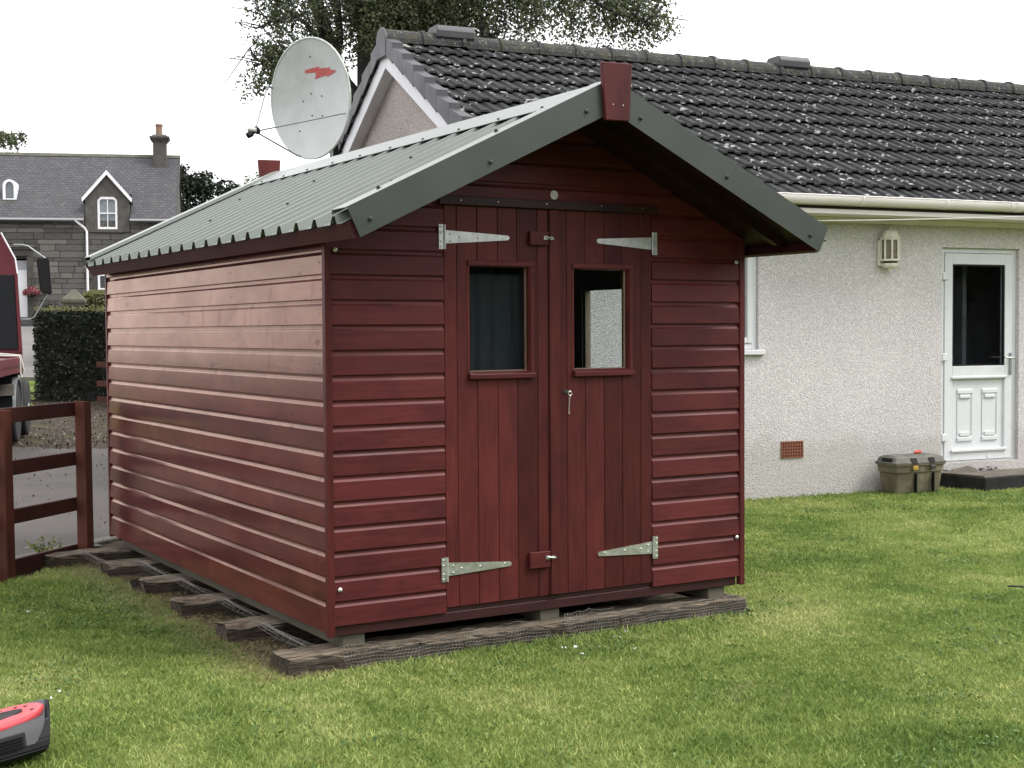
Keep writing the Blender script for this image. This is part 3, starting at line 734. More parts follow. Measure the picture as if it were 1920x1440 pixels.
for x0, z0, w_, h_, zc in ((1.037, 1.722, .104, .066, 1.757), (1.027, .165, .116, .078, .213)):
    tb = B(x0, x0+w_, -.034, -.0140, z0, z0+h_).build('turn_block', 'stain_x', dl, bevel=.002)
    mb = MB().tube([(x0+w_-.022, -.040, zc+.003), (x0+w_-.006, -.046, zc+.001), (x0+w_+.012, -.044, zc-.002), (x0+w_+.026, -.038, zc-.004)], .0042, 6)
    mb.box(x0+w_-.030, x0+w_-.006, -.0385, -.0345, zc-.008, zc+.009); mb.box(x0+w_+.004, x0+w_+.022, -.040, -.0305, zc-.009, zc+.006)
    mb.build('cabin_hook', 'steel', dl)
mb = MB().lathe([(.014, 0), (.013, .004), (.006, .005)], (1.246, -.013, 1.012), 14, Matrix.Rotation(R(90), 3, 'X')); mb.build('keyhole_plate', 'bolt', dr_)
mb = MB().tube([(1.250, -.018, 1.012), (1.252, -.045, 1.010)], .0022, 6)
mb.tube([(1.252+.010*math.cos(t), -.044, 1.006+.011*math.sin(t)) for t in np.linspace(0, 6.28, 11)], .0022, 6, cap=False)
mb.tube([(1.255, -.040, .998), (1.262, -.038, .988), (1.256, -.034, .980), (1.252, -.033, .985)], .0022, 6)
mb.tube([(1.256, -.034, .986), (1.255, -.030, .93), (1.255, -.029, .905)], .0026, 6); mb.box(1.251, 1.259, -.031, -.028, .905, .915)
mb.build('key', 'steel', dr_)

# sleepers under the shed
def sleeper(x0, x1, y0, y1, z0, z1, label, seed):
    rs = np.random.default_rng(seed); n = int((x1-x0)/.045)+2; c = 14; V = []
    for i in range(n):
        t = i/(n-1); x = x0+(x1-x0)*t
        for j in range(c):
            a = 2*math.pi*(j+.5)/c; ca, sa = math.cos(a), math.sin(a); e = .16
            py = (abs(ca)**e)*(1 if ca > 0 else -1); pz = (abs(sa)**e)*(1 if sa > 0 else -1)
            yy = (y0+y1)/2+py*(y1-y0)/2; zz = (z0+z1)/2+pz*(z1-z0)/2
            nz = vnoise(np.array([x*.5+j*3.1]), np.array([seed*1.7]), 9, j)[0]-.5
            yy += .016*nz+.003*rs.normal(); zz += (.012 if pz > 0 else .02)*nz+.0025*rs.normal()
            xx = x+(rs.normal()*.014-.018*(j % 3 == 0) if i in (0, n-1) else 0)
            V.append((xx, yy, min(zz, z1+.002)))
    F = [(i*c+j, i*c+(j+1) % c, (i+1)*c+(j+1) % c, (i+1)*c+j) for i in range(n-1) for j in range(c)]
    F += [tuple(range(c))[::-1], tuple((n-1)*c+j for j in range(c))]
    o = MB().add(V, F).build('railway_sleeper', 'sleeper'); return tag(o, label, 'sleeper', 'old railway sleepers carrying the shed')
SLP = [(.15, -.215, 2.345, 'long cracked sleeper lying along the front of the shed under the doors'),
       (.90, -.17, 2.45, 'sleeper end sticking out second from the front on the left side of the shed'),
       (1.62, -.16, 2.45, 'sleeper end sticking out third from the front on the left side of the shed'),
       (2.32, -.15, 2.45, 'sleeper end sticking out fourth from the front on the left side of the shed'),
       (3.02, -.17, 2.45, 'sleeper end sticking out fifth from the front, next to the rear one'),
       (3.58, -.42, 2.45, 'rearmost sleeper reaching out towards the fence post')]
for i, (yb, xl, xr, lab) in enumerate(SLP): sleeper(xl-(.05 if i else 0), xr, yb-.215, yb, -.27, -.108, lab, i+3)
# wire netting: wavy sheets of thin welded wire
def netting(label, func, nu, nv, r=.0009, skip=0.0):
    mb = MB(); rs = random.Random(sum(map(ord, label)))
    for i in range(nu+1):
        if rs.random() < skip: continue
        mb.tube([func(i/nu, v) for v in np.linspace(0, 1, max(6, nv))], r, 3, cap=False)
    for j in range(nv+1):
        if rs.random() < skip: continue
        mb.tube([func(u, j/nv) for u in np.linspace(0, 1, max(8, nu//2))], r, 3, cap=False)
    o = mb.build('wire_netting', 'gal_wire'); return tag(o, label, 'wire netting', 'loose netting stapled round the shed base')
def front_net(xa, xb, ztop, lean):
    def f(u, v):
        x = xa+(xb-xa)*u; zt = ztop+.006*math.sin(u*9+xa*3)+.005*math.sin(u*29); z = -.185+(zt+.185)*v
        y = -.076-.007*math.sin(u*13+v*3)+(lean*max(0, v-.80))
        return (x+.008*math.sin(v*7+u*5), y, z)
    return f
netting('wire netting bulging over the front sleeper left of the doors', front_net(.03, .62, -.098, .34), 32, 6)
netting('netting standing up against the front sleeper below the left door', front_net(.64, 1.10, -.088, .20), 26, 6)
netting('square of netting rising above the front sleeper below the right door', front_net(1.20, 1.50, -.066, .10), 18, 7)
netting('netting pressed along the right end of the front sleeper', front_net(1.54, 2.34, -.100, .30), 42, 6)
def side_net(y0, yl, x0):
    def f(u, v):
        y = y0-yl*u; dr = v-.5
        return (x0+.17*u+.02*math.sin(v*4), y+.10*dr, -.185+.085*(1-u)**1.5*(1+.25*math.sin(v*3.1))+.012*math.sin(v*9+u*4)+.02*u)
    return f
for (yy, ln, xx, lab) in ((.62, .42, -.10, 'curl of netting draped behind the front sleeper end'), (1.34, .36, -.05, 'curl of netting beside the third sleeper end from the front'),
                          (2.06, .34, -.06, 'curl of netting beside the fourth sleeper end from the front'), (2.74, .34, -.08, 'curl of netting beside the fifth sleeper end from the front'),
                          (3.34, .30, -.28, 'upright scrap of netting by the rearmost sleeper')):
    netting(lab, side_net(yy, ln, xx), 12, 12, .0009, .12)

# ================================================================= BUNGALOW
bg_ = thing('bungalow', 'low white harled bungalow with a lichen spotted dark tiled roof', 'bungalow', (9.5, 3.0, -.25), 'bungalow')
A0, A1 = 3.62, 17.0; RP = 3.0
TK = .542
def zt(p): return 2.48+TK*((p if p <= RP else 2*RP-p)+.42)
def bb(a0, a1, p0, p1, z0, z1, name, mat, parent=bg_, **k): return B(a0, a1, p0, p1, z0, z1).build(name, mat, parent, **k)
WN = (5.08, 6.013, 1.128, 2.07); DN = (8.135, 9.115, -.012, 2.095)
mb = MB()
def wal(a0, a1, z0, z1): mb.box(a0, a1, 0, .26, z0, z1)
zt_w = 2.332
wal(A0, WN[0], -.4, zt_w); wal(WN[0], WN[1], -.4, WN[2]); wal(WN[0], WN[1], WN[3], zt_w)
wal(WN[1], DN[0], -.4, zt_w); wal(DN[0], DN[1], DN[3], zt_w); wal(DN[0], DN[1], -.4, DN[2]); wal(DN[1], A1, -.4, zt_w)
mb.build('front_wall', 'harl_w', bg_)
q = [(.0, -.4), (6.0, -.4), (6.0, zt(6)-.2), (RP, zt(RP)-.2), (.0, zt(0)-.2)]
MB().prism([(.262, -.4), (6.0, -.4), (6.0, zt(6.0)-.2), (RP, zt(RP)-.2), (.262, zt(.262)-.2)], 'x', A0, A0+.24).build('gable_wall', 'harl_b', bg_)
MB().box(A0+.24, A1, 5.75, 6.0, -.4, 2.33).box(A1-.2, A1, .27, 5.74, -.4, 2.33).build('rear_wall', 'harl_b', bg_)
bb(A0+.25, A1-.22, .265, 5.74, 2.34, 2.36, 'ceiling', 'room')
bb(A0+.25, A1-.22, 1.05, 1.10, -.1, 2.33, 'room_wall', 'room')
bb(A0+.25, A1-.22, .265, 1.04, -.14, -.10, 'room_floor', 'room')
# bargeboards, soffits
for sg in (1, -1):
    f = (lambda p: p) if sg > 0 else (lambda p: 2*RP-p)
    MB().prism([(f(-.40), zt(-.40)-.135), (f(RP-.001), zt(RP)-.135), (f(RP-.001), zt(RP)-.315), (f(-.40), zt(-.4)-.315)], 'x', 3.485, 3.51).build('bargeboard', 'paint_w', bg_)
    MB().prism([(f(-.40), zt(-.40)-.29), (f(RP-.001), zt(RP)-.29), (f(RP-.001), zt(RP)-.30), (f(-.40), zt(-.4)-.30)], 'x', 3.512, 3.618).build('verge_soffit', 'paint_w', bg_)
    MB().prism([(f(-.41), zt(-.41)-.075), (f(RP-.001), zt(RP)-.075), (f(RP-.001), zt(RP)-.10), (f(-.41), zt(-.41)-.10)], 'x', 3.50, A1).build('underlay', 'dark', bg_)
# fascia, soffit, gutter
bb(3.50, A1, -.405, -.385, 2.345, 2.475, 'fascia', 'upvc_old'); bb(3.50, A1, -.383, -.002, 2.350, 2.358, 'soffit', 'upvc_old')
bb(3.50, A1, -.040, -.003, 2.300, 2.347, 'wall_plate_trim', 'upvc_old')
gp = [(-.47+.060*math.cos(t), 2.492+.075*math.sin(t)) for t in np.linspace(math.pi, 2*math.pi, 13)]
gi = [(-.47+.055*math.cos(t), 2.492+.070*math.sin(t)) for t in np.linspace(2*math.pi, math.pi, 13)]
mb = MB(); n = 13
for i in range(12):
    mb.hull8([(3.5, *gp[i]), (A1, *gp[i]), (A1, *gp[i+1]), (3.5, *gp[i+1])], [(3.5, *gi[12-i]), (A1, *gi[12-i]), (A1, *gi[11-i]), (3.5, *gi[11-i])])
mb.tube([(3.5, -.530, 2.494), (A1, -.530, 2.494)], .005, 6)
mb.build('gutter', 'upvc_old', bg_)
def bracket(w_, r):
    mb = MB(); t_ = np.linspace(math.pi*.98, 1.62*math.pi, 12)
    for i in range(11):
        o1 = [(-.47+(.060+r)*math.cos(t), 2.492+(.075+r)*math.sin(t)) for t in (t_[i], t_[i+1])]
        i1 = [(-.47+.0605*math.cos(t), 2.492+.0755*math.sin(t)) for t in (t_[i], t_[i+1])]
        mb.hull8([(0, *o1[0]), (w_, *o1[0]), (w_, *o1[1]), (0, *o1[1])], [(0, *i1[0]), (w_, *i1[0]), (w_, *i1[1]), (0, *i1[1])])
    return mb
br = None
for a in (6.77, 7.725, 8.50, 8.80, 5.85, 9.7, 10.6):
    if br is None: br = bracket(.022, .007).build('gutter_bracket', 'upvc_old', bg_, origin=(0, -.47, 2.49)); br.location = Vector((a, -.47, 2.49))-ORG[bg_.name]
    else: clone(br, (a, -.47, 2.49), bg_)
for a in (8.58,): 
    o = bracket(.09, .006).build('gutter_union', 'upvc_old', bg_, origin=(0, -.47, 2.49)); o.location = Vector((a, -.47, 2.49))-ORG[bg_.name]
# window left of the harled wall
a0, a1, z0, z1 = WN
fw_ = .055
win = MB().box(a0, a0+fw_, .03, .10, z0, z1).box(a1-fw_, a1, .03, .10, z0, z1).box(a0+fw_, a1-fw_, .03, .10, z1-fw_, z1).box(a0+fw_, a1-fw_, .03, .10, z0, z0+fw_).build('window_frame', 'upvc', bg_, bevel=.004)
mid = 5.42
for xa, xb in ((a0+fw_, mid), (mid+.05, a1-fw_)):
    sw_ = .052; zz0, zz1 = z0+fw_, z1-fw_
    MB().box(xa+.002, xa+sw_, .015, .085, zz0+.002, zz1-.002).box(xb-sw_, xb-.002, .015, .085, zz0+.002, zz1-.002).box(xa+sw_, xb-sw_, .015, .085, zz1-sw_, zz1-.002).box(xa+sw_, xb-sw_, .015, .085, zz0+.002, zz0+sw_).build('sash', 'upvc', win, bevel=.006)
    B(xa+sw_, xb-sw_, .05, .056, zz0+sw_, zz1-sw_).build('pane', 'glass_dk', win)
bb(mid+.001, mid+.049, .031, .099, z0+fw_, z1-fw_, 'mullion', 'upvc', win)
bb(a0-.05, a1+.055, -.045, .028, z0-.050, z0-.004, 'window_sill', 'upvc', win, bevel=.006)
for i in range(4): bb(5.56+i*.085, 5.61+i*.085, .20, .204, 1.75, 2.02, 'blind_slat', 'blind', win)
# back door
a0, a1, z0, z1 = DN
df = MB().box(a0, a0+.062, .045, .11, z0, z1).box(a1-.050, a1, .045, .11, z0, z1).box(a0+.062, a1-.05, .045, .11, z1-.048, z1).box(a0+.062, a1-.05, .045, .11, z0, z0+.012).build('door_frame', 'upvc', bg_, bevel=.003)
la0, la1, lz0, lz1 = a0+.066, a1-.054, z0+.016, z1-.052
ga0, ga1, gz0, gz1 = 8.30, 8.965, .935, 1.935
mb = MB().box(la0, ga0, .035, .095, lz0, lz1).box(ga1, la1, .035, .095, lz0, lz1).box(ga0, ga1, .035, .095, gz1, lz1).box(ga0, ga1, .035, .095, .815, gz0).box(ga0, ga1, .035, .095, lz0, .105)
dor = mb.build('door', 'upvc', bg_, bevel=.004)
bb(ga0, ga1, .062, .07, gz0, gz1, 'pane', 'glass_dk', dor)
mb = MB()
for xa, xb, za, zb in ((ga0, ga0+.016, gz0, gz1), (ga1-.016, ga1, gz0, gz1), (ga0+.016, ga1-.016, gz1-.016, gz1), (ga0+.016, ga1-.016, gz0, gz0+.016)): mb.box(xa, xb, .040, .061, za, zb)
mb.build('glazing_gasket', 'black', dor)
bb(ga0+.0, ga1-.0, .058, .075, .106, .814, 'lower_panel', 'upvc', dor)
for xa, xb in ((8.375, 8.565), (8.69, 8.885)):
    mb = MB()
    for za, zb, s_ in ((.665, .70, 1), (.195, .23, -1)):
        mb.prism([(.0575, za-.012), (.042, za), (.042, zb), (.0575, zb+.012)], 'x', xa, xb)
        mb.prism([(.0575, za-.052*s_-.006), (.040, za-.046*s_), (.040, zb-.052*s_), (.0575, zb-.046*s_)], 'x', xa+.03, xb-.03)
    mb.box(xa, xa+.008, .050, .0575, .245, .652).box(xb-.008, xb, .050, .0575, .245, .652)
    mb.build('panel_moulding', 'upvc', dor, bevel=.003)
bb(ga0-.02, ga1+.02, .014, .034, .808, .838, 'weather_bar', 'upvc', dor, bevel=.008)
bb(ga0-.02, ga1+.02, .014, .034, .085, .118, 'weather_bar', 'upvc', dor, bevel=.008)
for z in (1.78, .99, .20): bb(a0+.022, a0+.085, .014, .0335, z, z+.075, 'hinge', 'upvc', dor, bevel=.006)
hd = bb(9.018, 9.045, .016, .0345, .84, 1.06, 'handle_plate', 'grey_metal', dor, bevel=.004)
MB().tube([(9.03, .02, 1.01), (9.03, -.03, 1.01), (8.99, -.038, 1.012), (8.90, -.036, 1.016)], .009, 8).build('handle', 'steel', dor)
bb(8.74, 8.77, .03, .0345, .022, .05, 'drain_cap', 'upvc', dor)
bb(9.02, 9.26, .90, 1.045, 1.24, 1.36, 'meter_box', 'net', bg_)
MB().tube([(9.06, .98, 1.37), (9.06, .98, 1.62)], .018, 8).tube([(9.20, .98, 1.37), (9.20, .98, 2.1)], .022, 8).build('pipe', 'net', bg_)
bb(8.75, 8.80, .40, 1.045, -.09, 2.33, 'partition_wall', 'room', bg_); bb(8.30, 8.74, .60, 1.04, -.09, .95, 'cabinet', 'net', bg_)
# air brick
ab = MB(); xa, xb, za, zb = 6.258, 6.502, .122, .276
cols_, rows_ = 8, 5; cw = (xb-xa-.012)/cols_; rh = (zb-za-.012)/rows_
for i in range(cols_+1): ab.box(xa+i*cw, xa+i*cw+.012, -.012, .0, za, zb)
for j in range(rows_+1):
    for i in range(cols_): ab.box(xa+i*cw+.012, xa+(i+1)*cw, -.0115, -.0005, za+j*rh, za+j*rh+.011)
abo = ab.build('air_brick', 'terracotta', bg_); bb(xa+.006, xb-.006, -.0035, -.0012, za+.006, zb-.006, 'vent_backing', 'dark', abo)
# roof tiles
def tile_mb(a, p, flip=False):
    prof_ = []; h_ = .020
    for b in (0, .15):
        prof_ += [(b+.0, 0), (b+.045, 0), (b+.062, h_), (b+.128, h_), (b+.145, 0)]
    prof_.append((.2985, 0)); L = .392; th = .019; n = len(prof_); V = []
    dp = L*math.cos(math.atan(TK)); 
    for (pp, zz) in ((0, 0), (dp, dp*TK-.044)):
        for t_ in ((.004, .004-th) if pp == 0 else (0, -th)):
            for x, y in prof_: V.append((a+x, (p+pp) if not flip else 2*RP-(p+pp), zt(p)+zz+y+t_-(h_*.4)))
    F = []
    for i in range(n-1):
        F += [(i, i+1, 2*n+i+1, 2*n+i), (n+i, 3*n+i, 3*n+i+1, n+i+1), (i, n+i, n+i+1, i+1), (2*n+i, 2*n+i+1, 3*n+i+1, 3*n+i)]
    F += [(0, 2*n, 3*n, n), (n-1, 2*n-1, 4*n-1, 3*n-1)]
    return V, F
STEP = (RP+.40)/11
from bpy_extras.object_utils import world_to_camera_view
bpy.context.view_layer.update()
Rb = Matrix.Rotation(BT, 3, 'Z')
def in_poly(x, y, P):
    c = False; j = len(P)-1
    for i in range(len(P)):
        if (P[i][1] > y) != (P[j][1] > y) and x < (P[j][0]-P[i][0])*(y-P[i][1])/(P[j][1]-P[i][1])+P[i][0]: c = not c
        j = i
    return c
cand = []; rest = []
shed_px = [(x/1920, 1-y/1440) for x, y in ((480, 330), (648, 387), (648, 1300), (1544, 1300), (1500, 440), (1200, 230), (1151, 130), (820, 238))]
for j in range(11):
    for i in range(44):
        a, p = 3.555+i*.30, -.42+STEP*j; q = BO+Rb @ Vector((a+.15, p+.15, zt(p)+.1)); c = world_to_camera_view(S, cam, q)
        if -.01 < c.x < 1.01 and 0 < c.y < 1.02 and not in_poly(c.x, c.y, shed_px): cand.append((c.z, a, p))
        else: rest.append((a, p))
cand.sort(); rest += [(a, p) for _, a, p in cand[300:]]
ts = None
for _, a, p in cand[:300]:
    dj = (random.uniform(-.003, .003), random.uniform(-.004, .004), random.uniform(-.002, .003))
    if ts is None:
        v, f = tile_mb(0, -.42); ts = MB().add(v, f).build('roof_tile', 'tile', bg_, origin=(0, -.42, zt(-.42))); ts.location = Vector((a, p, zt(p)))-ORG[bg_.name]
    else:
        o = clone(ts, (a+dj[0], p+dj[1], zt(p)+dj[2]), bg_); o.rotation_euler = (random.uniform(-.008, .008), random.uniform(-.008, .008), 0)
mb = MB()
for a, p in rest:
    v, f = tile_mb(a, p); mb.add(v, f)
for i in range(44):
    for j in range(11):
        v, f = tile_mb(3.555+i*.3, -.42+STEP*j, True); mb.add(v, f)
tag(mb.build('roof_tiles', 'tile', bg_), kind='stuff')
# ridge tiles
zr = zt(RP)-.055
def ridge_mb(a0, L, r=.135, coll=True):
    mb = MB(); ts_ = np.linspace(-.12, math.pi+.12, 11)
    for rr, x0, x1 in ((r, 0, L-.045), (r+.016, L-.045, L-.003)) if coll else ((r, 0, L),):
        for i in range(10):
            o_ = [(RP+rr*math.cos(t), zr+rr*1.0*math.sin(t)) for t in (ts_[i], ts_[i+1])]; n_ = [(RP+(rr-.018)*math.cos(t), zr+(rr-.018)*math.sin(t)) for t in (ts_[i], ts_[i+1])]
            mb.hull8([(a0+x0, *o_[0]), (a0+x1, *o_[0]), (a0+x1, *o_[1]), (a0+x0, *o_[1])], [(a0+x0, *n_[0]), (a0+x1, *n_[0]), (a0+x1, *n_[1]), (a0+x0, *n_[1])])
    return mb
rs_ = None
for i in range(30):
    a = 3.46+.44*i; c = (a, RP, zr)
    if rs_ is None: rs_ = ridge_mb(0, .44).build('ridge_tile', 'ridge', bg_, origin=(0, RP, zr)); rs_.location = Vector(c)-ORG[bg_.name]
    else:
        o = clone(rs_, (a, RP, zr+random.uniform(-.006, .006)), bg_); o.rotation_euler = (0, random.uniform(-.008, .008), random.uniform(-.01, .01))
for a in (4.0, 8.24):
    MB().prism([(RP-.14, zr+.07), (RP-.15, zr+.155), (RP-.11, zr+.205), (RP+.11, zr+.205), (RP+.15, zr+.155), (RP+.14, zr+.07)], 'x', a, a+.43).build('ridge_vent', 'verge', bg_, bevel=.012)
mb = MB(); mb.prism([(RP+.15*math.cos(t), zr+.15*math.sin(t)) for t in np.linspace(-.15, math.pi+.15, 20)]+[(RP-.15, zr-.16), (RP+.15, zr-.16)], 'x', 3.435, 3.458)
mb.build('ridge_end_cap', 'verge', bg_, bevel=.004)
# verge caps, stepped up the gable edge
for sg in (0, 1):
    f = (lambda p: p) if not sg else (lambda p: 2*RP-p)
    vsrc = None
    for j in range(11):
        p0, p1 = -.43+STEP*j, -.43+STEP*(j+1)-.004; z0_, z1_ = zt(p0)+.066, zt(p1)+.012
        mb = MB()
        mb.hull8([(3.44, f(p0), z0_-.215), (3.452, f(p0), z0_-.215), (3.452, f(p1), z1_-.135), (3.44, f(p1), z1_-.135)], [(3.44, f(p0), z0_), (3.452, f(p0), z0_), (3.452, f(p1), z1_), (3.44, f(p1), z1_)])
        mb.hull8([(3.453, f(p0), z0_-.014), (3.555, f(p0), z0_-.014), (3.555, f(p1), z1_-.014), (3.453, f(p1), z1_-.014)], [(3.453, f(p0), z0_), (3.555, f(p0), z0_), (3.555, f(p1), z1_), (3.453, f(p1), z1_)])
        mb.hull8([(3.453, f(p0), z0_-.12), (3.555, f(p0), z0_-.05), (3.555, f(p0+.012), z0_-.05), (3.453, f(p0+.012), z0_-.12)], [(3.453, f(p0), z0_-.015), (3.555, f(p0), z0_-.015), (3.555, f(p0+.012), z0_-.015), (3.453, f(p0+.012), z0_-.015)])
        mb.build('verge_cap', 'verge', bg_)

# ---- lantern on the wall
ln = thing('wall_lantern', 'cream half lantern fixed to the white wall left of the back door', 'lantern', (7.445, -.08, 1.85), 'bungalow')
la, lp = 7.445, -.075
def hexa(r, z, n=8, yo=0): return [(la+r*math.cos(t), lp+yo+r*.8*math.sin(t), z) for t in [math.pi*2*(k+.5)/n for k in range(n)]]
def loft(rings):
    n = len(rings[0]); V = [q for r in rings for q in r]
    F = [(i*n+j, i*n+(j+1) % n, (i+1)*n+(j+1) % n, (i+1)*n+j) for i in range(len(rings)-1) for j in range(n)]
    F += [tuple(range(n))[::-1], tuple((len(rings)-1)*n+j for j in range(n))]
    return MB().add(V, F)
loft([hexa(.112, 2.165), hexa(.108, 2.172), hexa(.085, 2.19), hexa(.072, 2.225), hexa(.055, 2.237), hexa(.012, 2.241), hexa(.010, 2.25), hexa(.004, 2.256), hexa(.010, 2.262), hexa(.003, 2.272)]).build('lantern_roof', 'lantern', ln)
mb = MB()
P8 = hexa(.092, 0)
for x, y, _ in P8: mb.tube([(x, y, 1.955), (x, y, 2.166)], .010, 6)
for zc in (1.955, 2.155):
    for k in range(8):
        xa_, ya_, _ = P8[k]; xb_, yb_, _ = P8[(k+1) % 8]; mb.tube([(xa_, ya_, zc), (xb_, yb_, zc)], .012, 6)
mb.build('cage', 'lantern', ln)
loft([hexa(.080, 1.96), hexa(.080, 2.15)]).build('lantern_glass', 'lantern_glass', ln)
loft([hexa(.030, 1.962), hexa(.030, 2.0)]).build('bulb_holder', 'black', ln)
loft([hexa(.012, 1.845), hexa(.018, 1.86), hexa(.03, 1.875), hexa(.07, 1.887), hexa(.085, 1.905), hexa(.088, 1.925), hexa(.07, 1.928)]).build('lantern_base', 'lantern', ln)
loft([hexa(.07, 1.929), hexa(.07, 1.943)]).build('base_gap', 'dark', ln)
B(la-.10, la+.02, -.035, -.001, 1.90, 2.15).build('back_plate', 'lantern', ln, bevel=.01)

# ---- toolbox with screwdriver
tb_rz = .02
frame('toolbox', BO+Rb @ Vector((7.27, -.375, 0)), BT+tb_rz)
tbx = thing('toolbox', 'grimy olive toolbox with a grey lid and a yellow catch against the white wall', 'toolbox', (.28, .14, -.24), 'toolbox')
TW, TD = .61, .29; zb_, zr_ = -.238, .045
def ring(i, z, r=.03, cx=TW/2, cy=TD/2):
    w_, d_ = TW/2-i, TD/2-i; P_ = []
    for sx, sy, t0 in ((1, 1, 0), (-1, 1, .5), (-1, -1, 1), (1, -1, 1.5)):
        for t in (0, .25, .5): P_.append((cx+sx*(w_-r)+r*math.cos((t0+t)*math.pi), cy+sy*(d_-r)+r*math.sin((t0+t)*math.pi), z))
    return P_
loft([ring(.045, zb_), ring(.038, zb_+.02), ring(.022, -.04), ring(.020, -.038), ring(.012, -.034), ring(.008, zr_-.015), ring(-.004, zr_-.014), ring(-.004, zr_)]).build('box_body', 'toolbox', tbx)
lid = loft([ring(-.008, zr_+.001), ring(-.008, zr_+.014), ring(.004, zr_+.02), ring(.018, zr_+.055), ring(.045, zr_+.073), ring(.10, zr_+.078)]).build('lid', 'toolbox_lid', tbx, smooth=False)
for cx_, mt in ((.225, 'yellow'), (.435, 'mower_grey')):
    B(cx_-.030, cx_+.030, -.024, -.006, -.010, .028).build('catch', mt, tbx, bevel=.004)
    MB().prism([(-.016, .047), (-.010, .056), (.012, .099), (.006, .099)], 'x', cx_-.034, cx_+.030).build('latch_recess', 'dark', tbx)
for cx_ in (.25, .46): B(cx_-.005, cx_+.005, -.004, .03, -.225, -.045).build('body_rib', 'black', tbx)
MB().prism([(.002, .064), (.014, .098), (.050, .114), (.055, .104)], 'y', .06, .20).build('lid_window', 'black', tbx)
frame('screwdriver', BO+Rb @ Vector((7.60, -.24, 0)), BT+.22)
zs = zr_+.094
sdv = thing('screwdriver', 'screwdriver with an orange handle lying on top of the toolbox', 'screwdriver', (0, 0, zs-.014), 'screwdriver')
MB().tube([(-.005, 0, zs), (.012, 0, zs+.001), (.03, 0, zs+.001), (.085, 0, zs+.003), (.105, 0, zs+.003)], [.008, .012, .0165, .0155, .011], 10).build('handle', 'orange', sdv, smooth=False)
MB().tube([(-.17, 0, zs-.006), (-.16, 0, zs-.006), (-.006, 0, zs)], [.0045, .0032, .0034], 6).build('blade', 'grey_metal', sdv)

# ---- doorstep
dst = thing('doorstep', 'stained slab doorstep with black tarred sides below the back door', 'doorstep', (8.9, -.25, -.25), 'bungalow')
poly = [(8.085, -.004), (8.23, -.50), (8.9, -.42), (9.9, -.42), (9.9, -.004)]
MB().prism(poly, 'z', -.26, -.118).build('tarred_base', 'tar', dst, bevel=.006)
MB().prism([(8.10, -.006), (8.237, -.488), (8.9, -.41), (9.88, -.41), (9.88, -.006)], 'z', -.117, -.103).build('top_slab', 'slab', dst, bevel=.004)
flt = MB().hull8([(8.09, -.05, -.100), (8.235, -.47, -.100), (8.46, -.10, -.065), (8.44, -.03, -.05)], [(8.09, -.05, -.094), (8.235, -.47, -.094), (8.46, -.10, -.058), (8.44, -.03, -.043)])
flt.hull8([(8.235, -.47, -.094), (8.25, -.47, -.098), (8.47, -.10, -.10), (8.46, -.10, -.10)], [(8.235, -.47, -.092), (8.25, -.47, -.092), (8.47, -.10, -.06), (8.46, -.10, -.06)])
tag(flt.build('roofing_felt', 'slab', fr='bungalow'), 'brown curled felt sheet lying on the doorstep beside the toolbox', 'felt sheet')
rs3 = np.random.default_rng(5); P_ = np.stack([rs3.uniform(8.15, 8.85, 160), rs3.uniform(-.03, .01, 160), rs3.uniform(-.10, -.07, 160)], 1)
o = leaves(P_, .022, 'debris', 'litter', parent=dst, ctr=(8.5, 0, -.1))
tag(o, kind='stuff')

# ---- washing line
wl = thing('washing_line', 'thin white washing line stretched across the top of the bungalow wall', 'washing line', (4.9, 2.6, 2.1))
L1 = Vector((6.294, 3.925, 2.305)); L2 = Vector((5.45, .126, 2.048))
MB().tube([L1.lerp(L2, t)-Vector((0, 0, .012*4*t*(1-t))) for t in np.linspace(0, 1, 16)], .0045, 6).build('line', 'cord', wl)
MB().tube([L2+Vector((0, 0, .1)), Vector((L2.x, L2.y, -.3))], .03, 10).build('line_post', 'grey_metal', wl)
MB().tube([L1+Vector((0, 0, -.02)), L1+Vector((0, 0, .02)), L1+Vector((0, .04, .02))], .005, 6).build('line_hook', 'grey_metal', wl)

# ================================================================= SATELLITE DISH
DC = Vector((3.071, 7.47, 3.675)); dn = Vector((-.93, -.30, -.08)).normalized(); dh = Vector((0, 0, 1)).cross(dn).normalized(); dv = dn.cross(dh)
RM_ = Matrix((dh, dv, dn)).transposed(); RDISH = .60; dd = .10
sat = thing('satellite_dish', 'large grey satellite dish with a red lightning mark behind the shed', 'satellite dish', (3.3, 7.5, 3.0))
pr = [(RDISH*t, dd*(t*t)-dd) for t in np.linspace(.02, 1, 16)]
# front shell (concave) and its rolled rim
n = 48; V = []; 
for r, z in pr:
    for j in range(n): V.append(DC+RM_ @ Vector((r*math.cos(2*math.pi*j/n), r*math.sin(2*math.pi*j/n), z)))
for r, z in pr:
    for j in range(n): V.append(DC+RM_ @ Vector((r*math.cos(2*math.pi*j/n), r*math.sin(2*math.pi*j/n), z-.006)))
k = len(pr); F = []
for b in (0, k*n):
    F += [(b+i*n+j, b+i*n+(j+1) % n, b+(i+1)*n+(j+1) % n, b+(i+1)*n+j) for i in range(k-1) for j in range(n)]
    F.append(tuple(b+j for j in range(n)))
F += [((k-1)*n+j, (k-1)*n+(j+1) % n, (2*k-1)*n+(j+1) % n, (2*k-1)*n+j) for j in range(n)]
refl = MB().add(V, F).build('reflector', 'dish', sat, smooth=False)
MB().tube([DC+RM_ @ Vector((RDISH*math.cos(t), RDISH*math.sin(t), -.006)) for t in np.linspace(0, 2*math.pi, 49)], .012, 6, cap=False).build('rim', 'dish_rim', sat, smooth=True)
mark = [(-.117, .300), (-.02, .307), (.103, .311), (.108, .291), (.274, .279), (.282, .254), (.373, .240), (.368, .223), (.205, .196), (.197, .214), (.009, .198), (.043, .258), (-.118, .271)]
